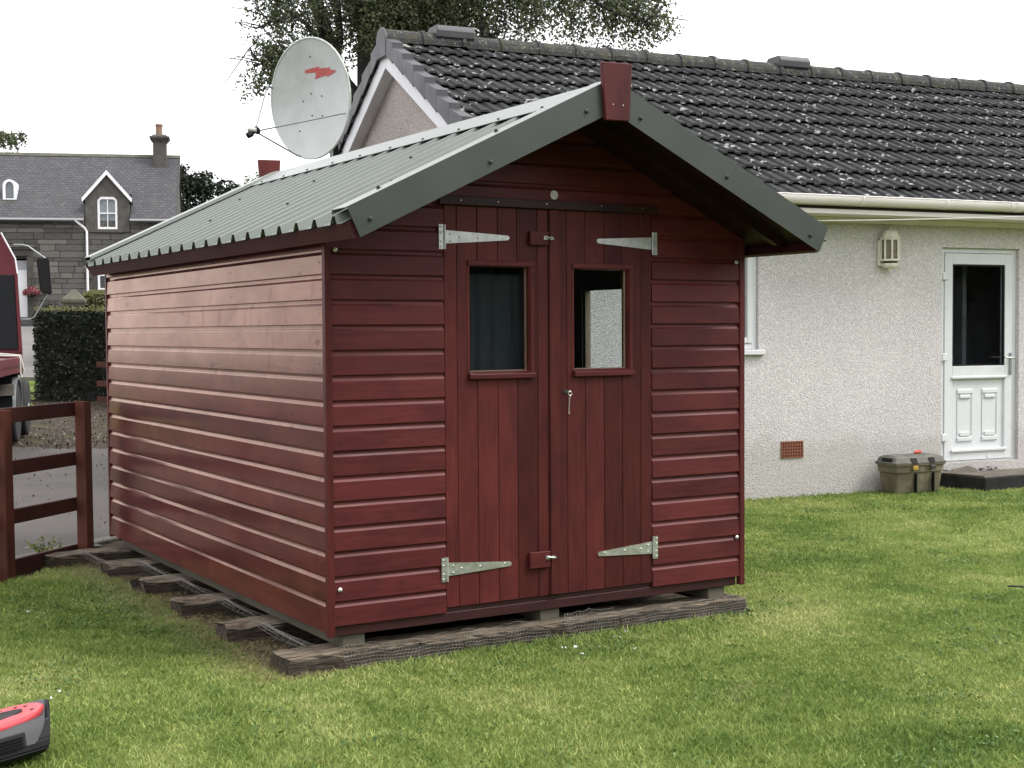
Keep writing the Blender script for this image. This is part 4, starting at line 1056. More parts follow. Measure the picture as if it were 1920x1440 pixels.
def on_dish(u, v, off): return DC+RM_ @ Vector((u, v, dd*(u*u+v*v)/RDISH**2-dd+off))
bm_ = bmesh.new(); vv = [bm_.verts.new((u, v, 0)) for u, v in mark]; bm_.faces.new(vv)
bmesh.ops.triangulate(bm_, faces=bm_.faces[:]); bmesh.ops.subdivide_edges(bm_, edges=bm_.edges[:], cuts=3, use_grid_fill=False); bmesh.ops.triangulate(bm_, faces=bm_.faces[:])
mb = MB(); mb.v = [tuple(on_dish(q.co.x, q.co.y, .0035)) for q in bm_.verts]; mb.f = [tuple(q.index for q in f.verts) for f in (bm_.verts.index_update() or bm_.faces)]; bm_.free()
mb.build('lightning_mark', 'red_print', refl)
feed = Vector((2.45, 7.37, 3.29)); fd = (DC-feed).normalized()
q = fd.to_track_quat('Z', 'Y').to_matrix()
MB().lathe([(.018, -.10), (.030, -.095), (.032, -.045), (.020, -.04), (.020, .0), (.038, .01), (.042, .035), (.03, .045)], feed, 14, q).build('feed_horn', 'black', sat)
MB().tube([feed-fd*.02+Vector((.02, -.03, .02)), feed-fd*.02+Vector((-.05, .02, .03))], .022, 8).build('converter', 'dish_rim', sat)
for u, v in ((-.565, .171), (.520, -.205), (-.20, -.560)):
    e_ = DC+RM_ @ Vector((u, v, .0)); e2 = e_+dn*.03
    pts = [e_, e2+(feed-e2)*.03, feed] if u > -.5 else [e_, e_+dn*.04+dv*.02, e_+dn*.07+(feed-e_)*.06, feed]
    MB().tube(pts, .0085, 6).build('feed_strut', 'grey_metal', sat)
for u, v in ((-.08, .06), (.08, .02), (-.08, -.16), (.08, -.18), (-.2, .0), (-.25, -.3), (.0, .42)):
    MB().lathe([(.010, 0), (.009, .003), (.004, .005)], on_dish(u, v, 0), 8, RM_).build('bolt', 'bolt', refl)
# back frame and arm to the gable wall
bk = DC-dn*.13
MB().tube([bk+dh*.3, bk-dn*.1, bk-dh*.3], .022, 8).tube([bk+dv*.3, bk-dn*.1, bk-dv*.3], .022, 8).build('back_frame', 'black', sat)
wallpt = BO+Rb @ Vector((3.61, 2.75, 2.85)); wp2 = BO+Rb @ Vector((3.61, 2.75, 2.3))
MB().tube([bk-dn*.1, bk-dn*.22-Vector((0, 0, .05)), bk-dn*.22-Vector((0, 0, 1.3))], .030, 8).tube([bk-dn*.22-Vector((0, 0, .7)), wallpt], .022, 8).tube([bk-dn*.22-Vector((0, 0, 1.2)), wp2], .022, 8).build('mast_and_arms', 'black', sat)
wpl = wallpt
MB().tube([bk-dn*.1+dh*.05, bk-dn*.3+Vector((0,0,-.5)), bk-dn*.35+Vector((0,0,-1.0)), wp2+Vector((0,0,-.1))], .006, 5).build('cable', 'black', sat)

# ================================================================= FENCE (foreground left)
fo = Vector((-.749, 3.148, 0)); fdv = Vector((.588, .562, 0)); FL = fdv.length; frz = math.atan2(fdv.y, fdv.x)
frame('fence', fo, frz)
fen = thing('post_and_rail_fence', 'brown stained post and rail fence joining the back corner of the shed', 'fence', (.2, 0, -.2), 'fence')
pz = FL
def post(x, z1, w_, tx=.0):
    a = [(x-w_, -w_, -.35), (x+w_, -w_, -.35), (x+w_, w_, -.35), (x-w_, w_, -.35)]; t = w_*.97
    b = [(x-t+tx, -t, z1), (x+t+tx, -t, z1-.006), (x+t+tx, t, z1-.004), (x-t+tx, t, z1+.002)]
    MB().hull8(a, b).build('post', 'stain_fence', fen, bevel=.004)
post(pz+.005, .865, .040, -.008); post(-.05, .855, .042, -.012); post(-1.75, .85, .05); post(-3.5, .85, .05)
for (za, ha, zb, hb_) in ((.765, .093, .765, .093), (.438, .092, .435, .09), (.135, .092, .130, .09), (-.195, .11, -.195, .10)):
    for xa, xb in ((-5.2, -1.76), (-1.75, .0), (.004, pz+.068)):
        y0, y1 = .0435, .075
        MB().hull8([(xa, y0, za), (xb, y0, zb), (xb, y1, zb), (xa, y1, za)], [(xa, y0, za+ha), (xb, y0, zb+hb_), (xb, y1, zb+hb_), (xa, y1, za+ha)]).build('rail', 'stain_rail', fen, bevel=.003)
nl2 = None
for x in (0, pz):
    for z in (.80, .47, .17):
        pass

# ================================================================= FAR SIDE OF THE DRIVE
def sto(s, t): return CAM[0]+s*.2419+t*.9703, CAM[1]+s*.9703-t*.2419
def px_leaves_box(x0, x1, y0, y1, z0, z1, n, top_frac=.25):
    P = []
    A = [((x1-x0)*(z1-z0), 0), ((y1-y0)*(z1-z0), 1), ((x1-x0)*(y1-y0), 2)]
    tot = A[0][0]+A[1][0]*1+A[2][0]
    for a, k in A:
        m_ = int(n*a/tot); u = rng.random(m_); v = rng.random(m_); d_ = np.abs(rng.normal(size=m_))*.05
        bul = .06*(vnoise(u*8, v*5, 2.1, k)-.5)
        if k == 0: P.append(np.stack([x0+u*(x1-x0), y0+d_+bul, z0+v*(z1-z0)], 1))
        if k == 1: P.append(np.stack([x0+d_+bul-.0, y0+u*(y1-y0), z0+v*(z1-z0)], 1))
        if k == 2: P.append(np.stack([x0+u*(x1-x0), y0+v*(y1-y0), z1-d_+bul], 1))
    return np.concatenate(P)
# the hedge runs along the far verge, squarely across the view
hx, hy = 4.02, 24.95; hrz = -.36
frame('hedge', (hx, hy, 0), hrz)
hed = thing('clipped_hedge', 'tall dark clipped hedge across the drive to the left of the shed', 'hedge', (3, .5, -.25), 'hedge')
B(.10, 7.4, .10, 1.3, -.2, 1.68).build('hedge_core', 'dark', hed)
P_ = px_leaves_box(.0, 7.5, .0, 1.4, -.18, 1.80, 30000)
k = np.clip((.25-P_[:, 2])/.5, 0, 1); P_ = P_[rng.random(len(P_)) > k*.35]
leaves(P_, .062, 'foliage', 'leaf_hedge', parent=hed, ctr=(3, .5, .8), updown=.8, var=.5)
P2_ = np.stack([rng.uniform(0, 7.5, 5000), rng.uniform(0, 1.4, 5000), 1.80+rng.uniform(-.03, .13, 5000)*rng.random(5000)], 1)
leaves(P2_, .06, 'new_growth', 'leaf_hedge_y', parent=hed, ctr=(3, .5, 1.8), updown=1)  # sky light on the hedge top painted with paler leaves
for i in range(9): MB().tube([(.3+i*.8, .6+.1*random.random(), -.3), (.35+i*.8, .6, .3)], .04, 6).build('stem', 'bark', hed)
frame('hedge2', (6.10, 31.9, 0), -.34)
h2 = thing('yellowing_hedge', 'yellow green hedge top rising behind the dark clipped hedge', 'hedge', (2.5, .8, .2), 'hedge2')
def dome(n):
    u = rng.random(n); v = rng.random(n); x = u*5; y = v*2.2
    z = 1.85+.62*sstep(u*6)*(.75+.25*np.sin(v*math.pi))+.05*vnoise(x, y, 4, 2)
    return np.stack([x, y, z], 1)
P_ = np.concatenate([dome(16000), np.stack([rng.uniform(0, 5, 9000), rng.uniform(-.02, .05, 9000), rng.uniform(.1, 2.3, 9000)], 1)])
P_ = P_[~((P_[:, 1] < .06) & (P_[:, 2] > 1.9+.55*sstep(np.maximum(P_[:, 0], 0)/5*6)))]
MB().prism([(.1, .1), (4.9, .1), (4.9, 2.3), (.9, 2.25), (.1, 1.75)], 'y', .1, 2.1).build('hedge_core', 'dark', h2)
leaves(P_, .07, 'foliage', 'leaf_hedge_y', parent=h2, ctr=(2.5, 1, 1.2), updown=.9)
# far rails in front of the hedge
frame('far_fence', (4.45, 23.9, 0), -.42)
ff = thing('far_fence', 'short run of brown rails in front of the dark hedge beside the shed', 'fence', (1, 0, -.25), 'far_fence')
for i, z in enumerate((.60, .20, -.13)): B(.62, 5, 0, .04, z, z+.12).build('rail', 'stain_rail', ff, bevel=.004)
for x in (1.2, 3.0, 4.8): B(x, x+.1, .042, .142, -.3, .82).build('post', 'stain_fence', ff)
# stone gate pier
frame('pier', (6.38, 31.15, 0), -.34)
pier = thing('gate_pier', 'stone gate pier with a mossy pyramid cap behind the hedge', 'gate pier', (0, 0, -.1), 'pier')
B(-.20, .20, -.20, .20, -.1, 2.02).build('shaft', 'stone_trim', pier, bevel=.01)
def sq(h, z): return [(-h, -h, z), (h, -h, z), (h, h, z), (-h, h, z)]
mb = MB().box(-.24, .24, -.24, .24, 2.02, 2.08).hull8(sq(.26, 2.081), sq(.30, 2.13)).hull8(sq(.30, 2.131), sq(.30, 2.20)).hull8(sq(.29, 2.201), sq(.03, 2.47)); mb.build('capstone', 'stone_light', pier, bevel=.008)

# ================================================================= STONE HOUSE
frame('house', (10.189, 45.235, 0), -0.3438)
hs_ = thing('stone_house', 'dark stone house with a slate roof, white gabled dormer and one chimney', 'house', (-2, 3, 1.5), 'house')
HX0, HX1 = -7.5, 3.2; EZ = 5.40; KR = .80
def hz(y): return EZ+.02+KR*(y+.25)
RY = 3.15
mb = MB()
op = [(-2.86, -2.02, 1.9, 4.02), (.40, 1.25, 2.4, 3.50), (-.001, -.0, 0, 0)]
mb.box(HX0, op[0][0], .05, .4, .8, EZ).box(op[0][0], op[0][1], .05, .4, op[0][3], EZ).box(op[0][0], op[0][1], .05, .4, .8, op[0][2])
mb.box(op[0][1], op[1][0], .05, .4, .8, EZ).box(op[1][0], op[1][1], .05, .4, op[1][3], EZ).box(op[1][0], op[1][1], .05, .4, .8, op[1][2]).box(op[1][1], HX1, .05, .4, .8, EZ)
mb.prism([(.40, .8), (2*RY, .8), (2*RY, hz(0)), (RY, hz(RY)-.12), (.40, hz(.40)-.12)], 'x', HX1-.35, HX1).prism([(.40, .8), (2*RY, .8), (2*RY, hz(0)), (RY, hz(RY)-.12), (.40, hz(.40)-.12)], 'x', HX0, HX0+.35)
mb.box(HX0+.35, HX1-.35, 2*RY-.3, 2*RY, .8, EZ)
mb.build('wall', 'stone_trim', hs_)
stone_src = B(-.5, .5, -.5, .5, -.5, .5).build('stone', 'stone', hs_, bevel=.03, origin=(0, 0, 0))
made = []
z = 1.55; rs4 = random.Random(4)
while z < EZ-.03:
    hh = rs4.choice((.14, .17, .20, .24)); hh = min(hh, EZ-z); x = -3.05-rs4.random()*.3
    while x < HX1-.02:
        ww = rs4.uniform(.35, 1.05); xe = min(x+ww, HX1)
        bad = False
        for a, b_, c_, d_ in op[:2]:
            if xe > a-.16 and x < b_+.16 and z+hh > c_-.1 and z < d_+.16:
                if x < a-.30: xe = min(xe, a-.16)
                else: bad = True; xe = b_+.16
        if z+hh > 4.98 and xe > .0 and x < 1.60:
            if x < -.2: xe = min(xe, 0)
            else: bad = True; xe = 1.60
        if not bad and xe-x > .06: made.append((x, xe, z, z+hh))
        x = max(xe, x+.05)
    z += hh
made.sort(key=lambda t: -(t[1]-t[0])*(t[3]-t[2]))
for i, (xa, xb, za, zb) in enumerate(made):
    if i < 290:
        c = ((xa+xb)/2, .035+rs4.uniform(-.012, .012), (za+zb)/2)
        o = clone(stone_src, c, hs_) if i else stone_src
        if not i: o.location = Vector(c)-ORG[hs_.name]; ORG[o.name] = Vector(c)
        o.scale = (xb-xa-.018, .10, zb-za-.016)
rest_ = made[290:]
if rest_:
    mb = MB()
    for xa, xb, za, zb in rest_: mb.box(xa+.009, xb-.009, -.012, .049, za+.008, zb-.008)
    tag(mb.build('small_stones', 'stone', hs_), kind='stuff')
# roof
th = .10
for sg in (0, 1):
    f = (lambda y: y) if not sg else (lambda y: 2*RY-y)
    for xa, xb, ys in (((HX0-.05, .0, -.25), (.001, 1.599, 1.05), (1.60, HX1+.05, -.25)) if not sg else ((HX0-.05, HX1+.05, -.25),)):
        MB().prism([(f(ys), hz(ys)-th), (f(ys), hz(ys)), (f(RY-.001), hz(RY)), (f(RY-.001), hz(RY)-th)], 'x', xa, xb).build('slate_roof', 'slate', hs_)
for i in range(12):
    MB().prism([(RY-.13, hz(RY)-.08), (RY, hz(RY)+.05), (RY+.13, hz(RY)-.08)], 'x', HX0+i*.9, HX0+i*.9+.89).build('ridge_tile', 'stone_light', hs_)
B(HX1+.051, HX1+.075, -.2, .2, hz(-.2)-.08, hz(-.2)+.0).build('verge_foot', 'paint_w', hs_)
MB().prism([(-.25, hz(-.25)-.02), (-.25, hz(-.25)+.03), (RY, hz(RY)+.03), (RY, hz(RY)-.02)], 'x', HX1+.051, HX1+.10).build('verge_strip', 'stone_trim', hs_)
for xa, xb in ((HX0, .0), (1.60, HX1+.05)):
    MB().prism([(-.27+.07*math.cos(t), EZ+.04+.07*math.sin(t)) for t in np.linspace(math.pi, 2*math.pi, 8)], 'x', xa, xb).build('gutter', 'paint_w', hs_)
MB().tube([(-.30, -.27, EZ-.02), (-.16, -.22, EZ-.14), (.02, -.10, EZ-.30), (.08, -.08, EZ-.42), (.08, -.08, 1.6)], .042, 8).build('downpipe', 'paint_w', hs_)
# dormer
dwx0, dwx1 = .03, 1.57; apx = (dwx0+dwx1)/2; dzt = 6.22; dza = 7.16
mb = MB(); ox0, ox1, oz0, oz1 = .46, 1.15, 5.09, 6.26
mb.box(dwx0, ox0-.001, -.01, .25, 4.98, dzt).box(ox1+.001, dwx1, -.01, .25, 4.98, dzt).box(ox0, ox1, -.01, .25, 4.98, oz0-.001)
mb.prism([(dwx0, dzt+.001), (dwx1, dzt+.001), (apx, dza-.08)], 'z', 0, 0) if False else None
mb.add([(dwx0, -.01, dzt+.001), (ox0, -.01, dzt+.001), (ox0, -.01, oz1), (ox1, -.01, oz1), (ox1, -.01, dzt+.001), (dwx1, -.01, dzt+.001), (apx, -.01, dza-.08)]+[(dwx0, .25, dzt+.001), (ox0, .25, dzt+.001), (ox0, .25, oz1), (ox1, .25, oz1), (ox1, .25, dzt+.001), (dwx1, .25, dzt+.001), (apx, .25, dza-.08)],
       [(0, 1, 2, 3, 4, 5, 6), (13, 12, 11, 10, 9, 8, 7)]+[(i, (i+1) % 7, 7+(i+1) % 7, 7+i) for i in range(7)])
mb.box(dwx0, dwx0+.1, .251, 1.2, EZ, dzt).box(dwx1-.1, dwx1, .251, 1.2, EZ, dzt)
dm = mb.build('dormer', 'stone_trim', hs_)
for sg in (1, -1):
    xo = apx+sg*(.86); sl = (dza-dzt)/(.80)
    MB().hull8([(apx, -.10, dza-.11), (xo, -.10, dzt-.16), (xo, 1.6, dzt-.16), (apx, 2.0, dza-.11)], [(apx, -.10, dza-.03), (xo, -.10, dzt-.08), (xo, 1.6, dzt-.08), (apx, 2.0, dza-.03)]).build('dormer_roof', 'slate', dm)
    MB().hull8([(apx, -.14, dza-.12), (xo, -.14, dzt-.17), (xo, -.105, dzt-.17), (apx, -.105, dza-.12)], [(apx, -.14, dza+.05), (xo+sg*.02, -.14, dzt-.03), (xo+sg*.02, -.105, dzt-.03), (apx, -.105, dza+.05)]).build('bargeboard', 'paint_w', dm)
fx0, fx1, fz0, fz1, fr_ = ox0, ox1, oz0, oz1, .075
mb = MB().box(fx0, fx0+fr_, .0, .10, fz0, fz1-.12).box(fx1-fr_, fx1, .0, .10, fz0, fz1-.12).box(fx0+fr_, fx1-fr_, .0, .10, fz0, fz0+fr_)
mb.add([(q[0], y, q[1]) for y in (.0, .10) for q in ((fx0, fz1-.121), (fx0+.12, fz1-.001), (fx1-.12, fz1-.001), (fx1, fz1-.121), (fx1-fr_, fz1-.15), (fx1-.15, fz1-.09), (fx0+.15, fz1-.09), (fx0+fr_, fz1-.15))],
       [(0, 1, 6, 7), (1, 2, 5, 6), (2, 3, 4, 5), (8, 15, 14, 9), (9, 14, 13, 10), (10, 13, 12, 11)]+[(i, (i+1) % 8, 8+(i+1) % 8, 8+i) for i in range(8)])
mb.box((fx0+fx1)/2-.014, (fx0+fx1)/2+.014, .02, .08, fz0+fr_, fz1-.09).box(fx0+fr_, fx1-fr_, .01, .09, (fz0+fz1)/2-.03, (fz0+fz1)/2+.01)
wf = mb.build('window_frame', 'paint_w', dm)
MB().prism([(fx0+.12, fz1-.0), (fx0, fz1-.12), (fx0, fz1)], 'y', -.008, .2).prism([(fx1-.12, fz1-.0), (fx1, fz1-.12), (fx1, fz1)], 'y', -.008, .2).build('lintel_corner', 'stone_trim', dm)
B(fx0+.05, fx1-.05, .05, .055, fz0+.05, fz1-.06).build('pane', 'glass', wf)
B(fx0+.02, fx1-.02, .12, .13, fz0+.02, fz1-.03).build('net_curtain', 'net', wf)
B(.20, 1.36, -.07, .045, 4.96, 5.065).build('dormer_sill', 'stone_trim', dm, bevel=.01)
# arched roof light on the left
ay = .95; at_ = hz(ay)
mb = MB(); arc = [(-2.66+.235*math.cos(t), at_+.30+.235*math.sin(t)) for t in np.linspace(0, math.pi, 12)]; arc_o = [(-2.66+.235, at_-.22)]+arc+[(-2.66-.235, at_-.22)]
n = len(arc_o); ai = [(-2.66+(x+2.66)*.60, (z-at_)*.80+at_+.02) for x, z in arc_o]
V = [(x, ay-.25, z) for x, z in arc_o]+[(x, ay-.25, z) for x, z in ai]+[(x, ay+.55, z) for x, z in arc_o]+[(x, ay-.20, z) for x, z in ai]
F = [(i, i+1, n+i+1, n+i) for i in range(n-1)]+[(n-1, 0, n, 2*n-1)]+[(i, 2*n+i, 2*n+i+1, i+1) for i in range(n-1)]+[(n+i, n+i+1, 3*n+i+1, 3*n+i) for i in range(n-1)]
al = MB().add(V, F).build('arched_rooflight', 'paint_w', hs_)
MB().prism(ai, 'y', ay-.215, ay-.205).build('pane', 'glass_dk', al); MB().prism(ai, 'y', ay-.16, ay-.15).build('blind', 'net', al)
B(-2.95, -2.37, ay-.32, ay-.1, at_-.30, at_-.221).build('rooflight_sill', 'stone_light', al)
# chimney
cy = 2.75
ch = B(2.30, 2.80, cy-.25, cy+.35, hz(cy-.25)-.6, 8.60).build('chimney', 'stone_trim', hs_, bevel=.015)
MB().box(2.27, 2.83, cy-.28, cy+.38, 8.601, 8.66).hull8([(2.24, cy-.31, 8.661), (2.86, cy-.31, 8.661), (2.86, cy+.41, 8.661), (2.24, cy+.41, 8.661)], [(2.18, cy-.37, 8.74), (2.92, cy-.37, 8.74), (2.92, cy+.47, 8.74), (2.18, cy+.47, 8.74)]).box(2.18, 2.92, cy-.37, cy+.47, 8.741, 8.81).hull8([(2.22, cy-.33, 8.811), (2.88, cy-.33, 8.811), (2.88, cy+.43, 8.811), (2.22, cy+.43, 8.811)], [(2.34, cy-.20, 8.90), (2.76, cy-.20, 8.90), (2.76, cy+.30, 8.90), (2.34, cy+.30, 8.90)]).build('chimney_cap', 'stone_trim', ch, bevel=.008)
MB().lathe([(.13, 8.88), (.125, 9.22), (.15, 9.24), (.15, 9.30), (.12, 9.32)], (2.53, cy+.05, 0), 12).build('chimney_pot', 'chimney_pot', ch)
# front door, hood, steps
B(-2.84, -2.04, .12, .18, 1.92, 3.55).build('front_door', 'paint_w', hs_)
B(-2.84, -2.04, .14, .16, 3.56, 3.95).build('fanlight', 'net', hs_)
B(-2.86, -2.02, .10, .2, 3.55, 3.60).build('transom', 'paint_w', hs_)
MB().box(-3.10, -2.87, -.09, .049, 1.6, 4.1).box(-2.01, -1.80, -.09, .049, 1.6, 4.1).box(-3.10, -1.80, -.10, .049, 4.101, 4.32).build('door_surround', 'stone_trim', hs_, bevel=.01)
MB().box(-3.2, -1.70, -.24, -.102, 4.40, 4.50).box(-3.15, -1.75, -.18, -.102, 4.33, 4.399).build('door_hood', 'stone_trim', hs_, bevel=.01)
MB().box(-3.2, -1.75, -1.0, -.02, 1.4, 1.90).build('door_steps', 'slate', hs_)
# lower window
mb = MB().box(.42, .50, .03, .11, 2.42, 3.48).box(1.15, 1.23, .03, .11, 2.42, 3.48).box(.5, 1.15, .03, .11, 3.40, 3.48).box(.5, 1.15, .03, .11, 2.42, 2.50).box(.5, 1.15, .03, .11, 2.9, 2.96)
lw = mb.build('window_frame', 'paint_w', hs_); B(.45, 1.2, .07, .075, 2.45, 3.45).build('pane', 'glass_dk', lw); B(.45, 1.2, .3, .31, 2.45, 3.45).build('room_backing', 'dark', lw)
# planter by the door and the hanging basket of flowers
frame('basket', FR['house'][0]+Matrix.Rotation(-.3438, 3, 'Z') @ Vector((-1.82, -.38, 0)), 0)
hb = thing('hanging_basket', 'hanging basket of pink flowers on the stone house wall by the door', 'hanging basket', (0, 0, 2.6), 'basket')
MB().lathe([(.05, 2.62), (.16, 2.68), (.22, 2.80)], n=12).build('basket', 'bark', hb)
MB().tube([(.0, .36, 3.3), (0, .0, 3.3), (0, 0, 2.85)], .012, 5).build('bracket', 'black', hb)
th_ = rng.random(1500)*6.28; rr_ = .30*np.sqrt(rng.random(1500)); P_ = np.stack([rr_*np.cos(th_), rr_*np.sin(th_), 2.72+.33*rng.random(1500)*(1-rr_/.42)+rng.normal(size=1500)*.03], 1)
leaves(P_, .06, 'flowers', 'petal', parent=hb, ctr=(0, 0, 2.8))
frame('planter', FR['house'][0]+Matrix.Rotation(-.3438, 3, 'Z') @ Vector((-1.25, -.5, 0)), 0)
plr = thing('planter', 'dark planter with a small green shrub at the foot of the stone house', 'planter', (0, 0, 1.58), 'planter')
MB().hull8([(-.18, -.18, 1.58), (.18, -.18, 1.58), (.18, .18, 1.58), (-.18, .18, 1.58)], [(-.23, -.23, 1.98), (.23, -.23, 1.98), (.23, .23, 1.98), (-.23, .23, 1.98)]).build('pot', 'stone_trim', plr, bevel=.01)
P_ = rng.normal(size=(900, 3))*np.array([.17, .17, .13])+np.array([0, 0, 2.15]); leaves(P_, .07, 'foliage', 'leaf_dark', parent=plr, ctr=(0, 0, 2.1))

# ================================================================= TRUCK
frame('truck', (1.79, 15.13, -.235), -.302)
tr = thing('flatbed_truck', 'red flatbed lorry with a dark rear cab panel and a big side mirror', 'lorry', (-1, -.5, 0), 'truck')
q = [(-2.05, .95), (0, .95), (0, 1.30), (-.045, 2.42), (-.07, 2.62), (-.255, 3.0), (-1.8, 3.0), (-1.98, 2.62), (-2.01, 2.42)]
nq = len(q); V = [(x, .02, z) for x, z in q]+[(x-.42 if x > -1 else x, 1.5, z) for x, z in q]
MB().add(V, [tuple(range(nq))[::-1], tuple(range(nq, 2*nq))]+[(i, (i+1) % nq, nq+(i+1) % nq, nq+i) for i in range(nq)]).build('cab', 'truck_red', tr, bevel=.012, seg=2)
MB().prism([(-1.95, 1.33), (-.055, 1.33), (-.085, 2.40), (-1.92, 2.40)], 'y', -.012, .018).build('rear_panel', 'truck_grey', tr, bevel=.006)
MB().hull8([(-.045, -.02, 1.28), (-.002, -.02, 1.28), (-.002, .018, 1.28), (-.045, .018, 1.28)], [(-.085, -.02, 2.42), (-.045, -.02, 2.42), (-.045, .018, 2.42), (-.085, .018, 2.42)]).build('cab_edge_strip', 'truck_red', tr)
MB().tube([(-.045, -.01, 2.42), (-.07, -.01, 2.63), (-.258, -.01, 3.005)], .012, 6).build('gutter_seam', 'paint_w', tr)
B(-2.0, .0, -2.9, -.03, 1.07, 1.12).build('load_bed', 'timber_grey', tr)
MB().box(-.05, .0, -2.95, -.04, 1.0, 1.22).box(-2.05, -2.0, -2.95, -.04, 1.0, 1.22).box(-1.999, -.051, -2.95, -2.90, 1.0, 1.22).build('side_rail', 'truck_red', tr, bevel=.006)
MB().box(-.75, -.60, -2.8, 1.4, .62, .99).box(-1.45, -1.30, -2.8, 1.4, .62, .99).box(-2.0, -.05, -.25, -.15, .75, .99).build('chassis', 'black', tr)
def wheel(y, x0, w_):
    Rr = Matrix.Rotation(R(90), 3, 'Y')
    t_ = MB().lathe([(.24, 0), (.40, .005), (.425, .03), (.425, w_-.03), (.40, w_-.005), (.24, w_)], (x0, y, .425), 28, Rr).build('wheel', 'rubber', tr)
    MB().lathe([(.235, w_*.35), (.20, w_-.02), (.08, w_-.015), (.07, w_+.01)], (x0, y, .425), 20, Rr).build('rim', 'grey_metal', t_)
for y in (-.35, 1.05): wheel(y, -.30, .27); wheel(y, -1.95, .27)
MB().prism([(-.35+.50*math.cos(t), .44+.50*math.sin(t)) for t in np.linspace(-.1, math.pi+.1, 14)]+[(-.35+.47*math.cos(t), .44+.47*math.sin(t)) for t in np.linspace(math.pi+.1, -.1, 14)], 'x', -.31, -.02).build('mudguard', 'grey_metal', tr)
B(-.5, -.05, -.95, -.90, .30, .95).build('mud_flap', 'black', tr)
MB().hull8([(-1.2, -1.02, .66), (-.02, -.98, .70), (-.02, -.93, .70), (-1.2, -.97, .66)], [(-1.2, -1.02, .80), (-.02, -.98, .86), (-.02, -.93, .86), (-1.2, -.97, .80)]).build('plank', 'timber_grey', tr, bevel=.004)
MB().tube([(-.10, .10, 2.84), (.03, .10, 2.84), (.10, .10, 2.82), (.34, .08, 2.64)], .013, 6).tube([(-.02, .10, 1.76), (.10, .10, 1.76), (.16, .10, 1.79), (.36, .08, 2.12)], .013, 6).build('mirror_arm', 'grey_metal', tr)
MB().hull8([(.26, .03, 2.14), (.42, .03, 2.12), (.42, .12, 2.12), (.26, .12, 2.14)], [(.21, .03, 2.64), (.385, .03, 2.65), (.385, .12, 2.65), (.21, .12, 2.64)]).build('side_mirror', 'black', tr, bevel=.018, seg=2)
MB().tube([(-1.0, -.5, 1.30), (-.5, -.45, 1.26), (-.15, -.42, 1.24), (.0, -.42, 1.235), (.012, -.43, 1.18), (.014, -.44, 1.0), (.03, -.45, .93)], .014, 6).tube([(-.9, -.2, 1.30), (-.3, -.22, 1.27), (.0, -.22, 1.24), (.014, -.23, 1.15), (.04, -.24, 1.02)], .014, 6).build('rope', 'rope', tr)
P_ = np.stack([rng.uniform(-1.5, -.1, 200), rng.uniform(-1.5, -.1, 200), 1.14+.12*rng.random(200)], 1)
B(-1.2, -.12, -1.2, -.3, 1.121, 1.20).build('load', 'timber_grey', tr, bevel=.01)

# ================================================================= ROBOT MOWER
frame('mower', (-1.40, -.735, -.170), .45)
mw = thing('robot_mower', 'black and grey robot lawn mower with a red ring on its top', 'robot mower', (-.2, .13, 0), 'mower')
def outl(nl_, nr, tip, fr2, fl): return [nl_, nr, tip, fr2, fl]
loft([[(-.5, .01, .02), (.0, .01, .02), (.11, .15, .02), (.07, .26, .02), (-.5, .26, .02)],
      [(-.5, -.010, .05), (.012, -.010, .045), (.150, .165, .045), (.10, .28, .05), (-.5, .28, .05)],
      [(-.5, -.004, .075), (.020, .0, .075), (.155, .170, .09), (.10, .275, .08), (-.5, .275, .08)],
      [(-.5, .015, .10), (.052, .035, .125), (.158, .178, .158), (.095, .265, .12), (-.5, .265, .10)]]).build('skirt', 'mower_black', mw, bevel=.006, seg=2)
loft([[(-.5, -.009, .068), (-.045, -.009, .066), (.03, .06, .09), (.07, .25, .10), (-.5, .25, .09)],
      [(-.5, .010, .105), (.005, .012, .112), (.120, .150, .150), (.082, .262, .124), (-.5, .262, .105)],
      [(-.5, .030, .130), (.030, .038, .136), (.135, .170, .163), (.090, .255, .134), (-.5, .255, .122)]]).build('top_shell', 'mower_grey', mw, bevel=.005, seg=2)
def ell(cx, cy, a_, b_, dz, n=44):
    o_ = []
    for i in range(n):
        x = cx+a_*math.cos(2*math.pi*i/n); y = cy+b_*math.sin(2*math.pi*i/n)
        o_.append((x, y, .1335+.022*max(0, (x+.05))/.2+dz))
    return o_
loft([ell(-.165, .143, .262, .108, -.02), ell(-.165, .143, .260, .106, .006), ell(-.165, .143, .252, .099, .010)]).build('red_ring', 'mower_red', mw)
loft([ell(-.20, .143, .215, .056, -.01), ell(-.20, .143, .212, .054, .014), ell(-.20, .143, .200, .044, .017)]).build('control_panel', 'mower_black', mw)
MB().box(-.130, -.112, .135, .150, .1505, .1515).box(-.124, -.106, .142, .156, .1508, .1518).build('panel_mark', 'white_print', mw)
rc = MB().prism([(-.014, .070), (-.006, .118), (.006, .118), (.0, .070)], 'x', -.5, -.085).build('side_recess', 'dark', mw, bevel=.003)
for k in range(4): MB().hull8([(-.5, -.019+.002*k, .073+.011*k), (-.10, -.019+.002*k, .073+.011*k), (-.10, -.008, .076+.011*k), (-.5, -.008, .076+.011*k)], [(-.5, -.019+.002*k, .076+.011*k), (-.10, -.019+.002*k, .076+.011*k), (-.10, -.008, .079+.011*k), (-.5, -.008, .079+.011*k)]).build('louvre', 'mower_black', rc)
for t in (.25, .55, .9, 1.3, -.4): 
    x_, y_ = -.165+.215*math.cos(t), .143+.078*math.sin(t); MB().box(x_-.006, x_+.006, y_-.003, y_+.003, .142, .1345+.022*max(0, x_+.05)/.2+.0115).build('ring_mark', 'bolt', mw)
wh = MB().lathe([(.05, 0), (.075, .006), (.075, .04), (.05, .046)], (-.30, .095, .076), 20, Matrix.Rotation(R(90), 3, 'X')).build('wheel', 'rubber', mw)
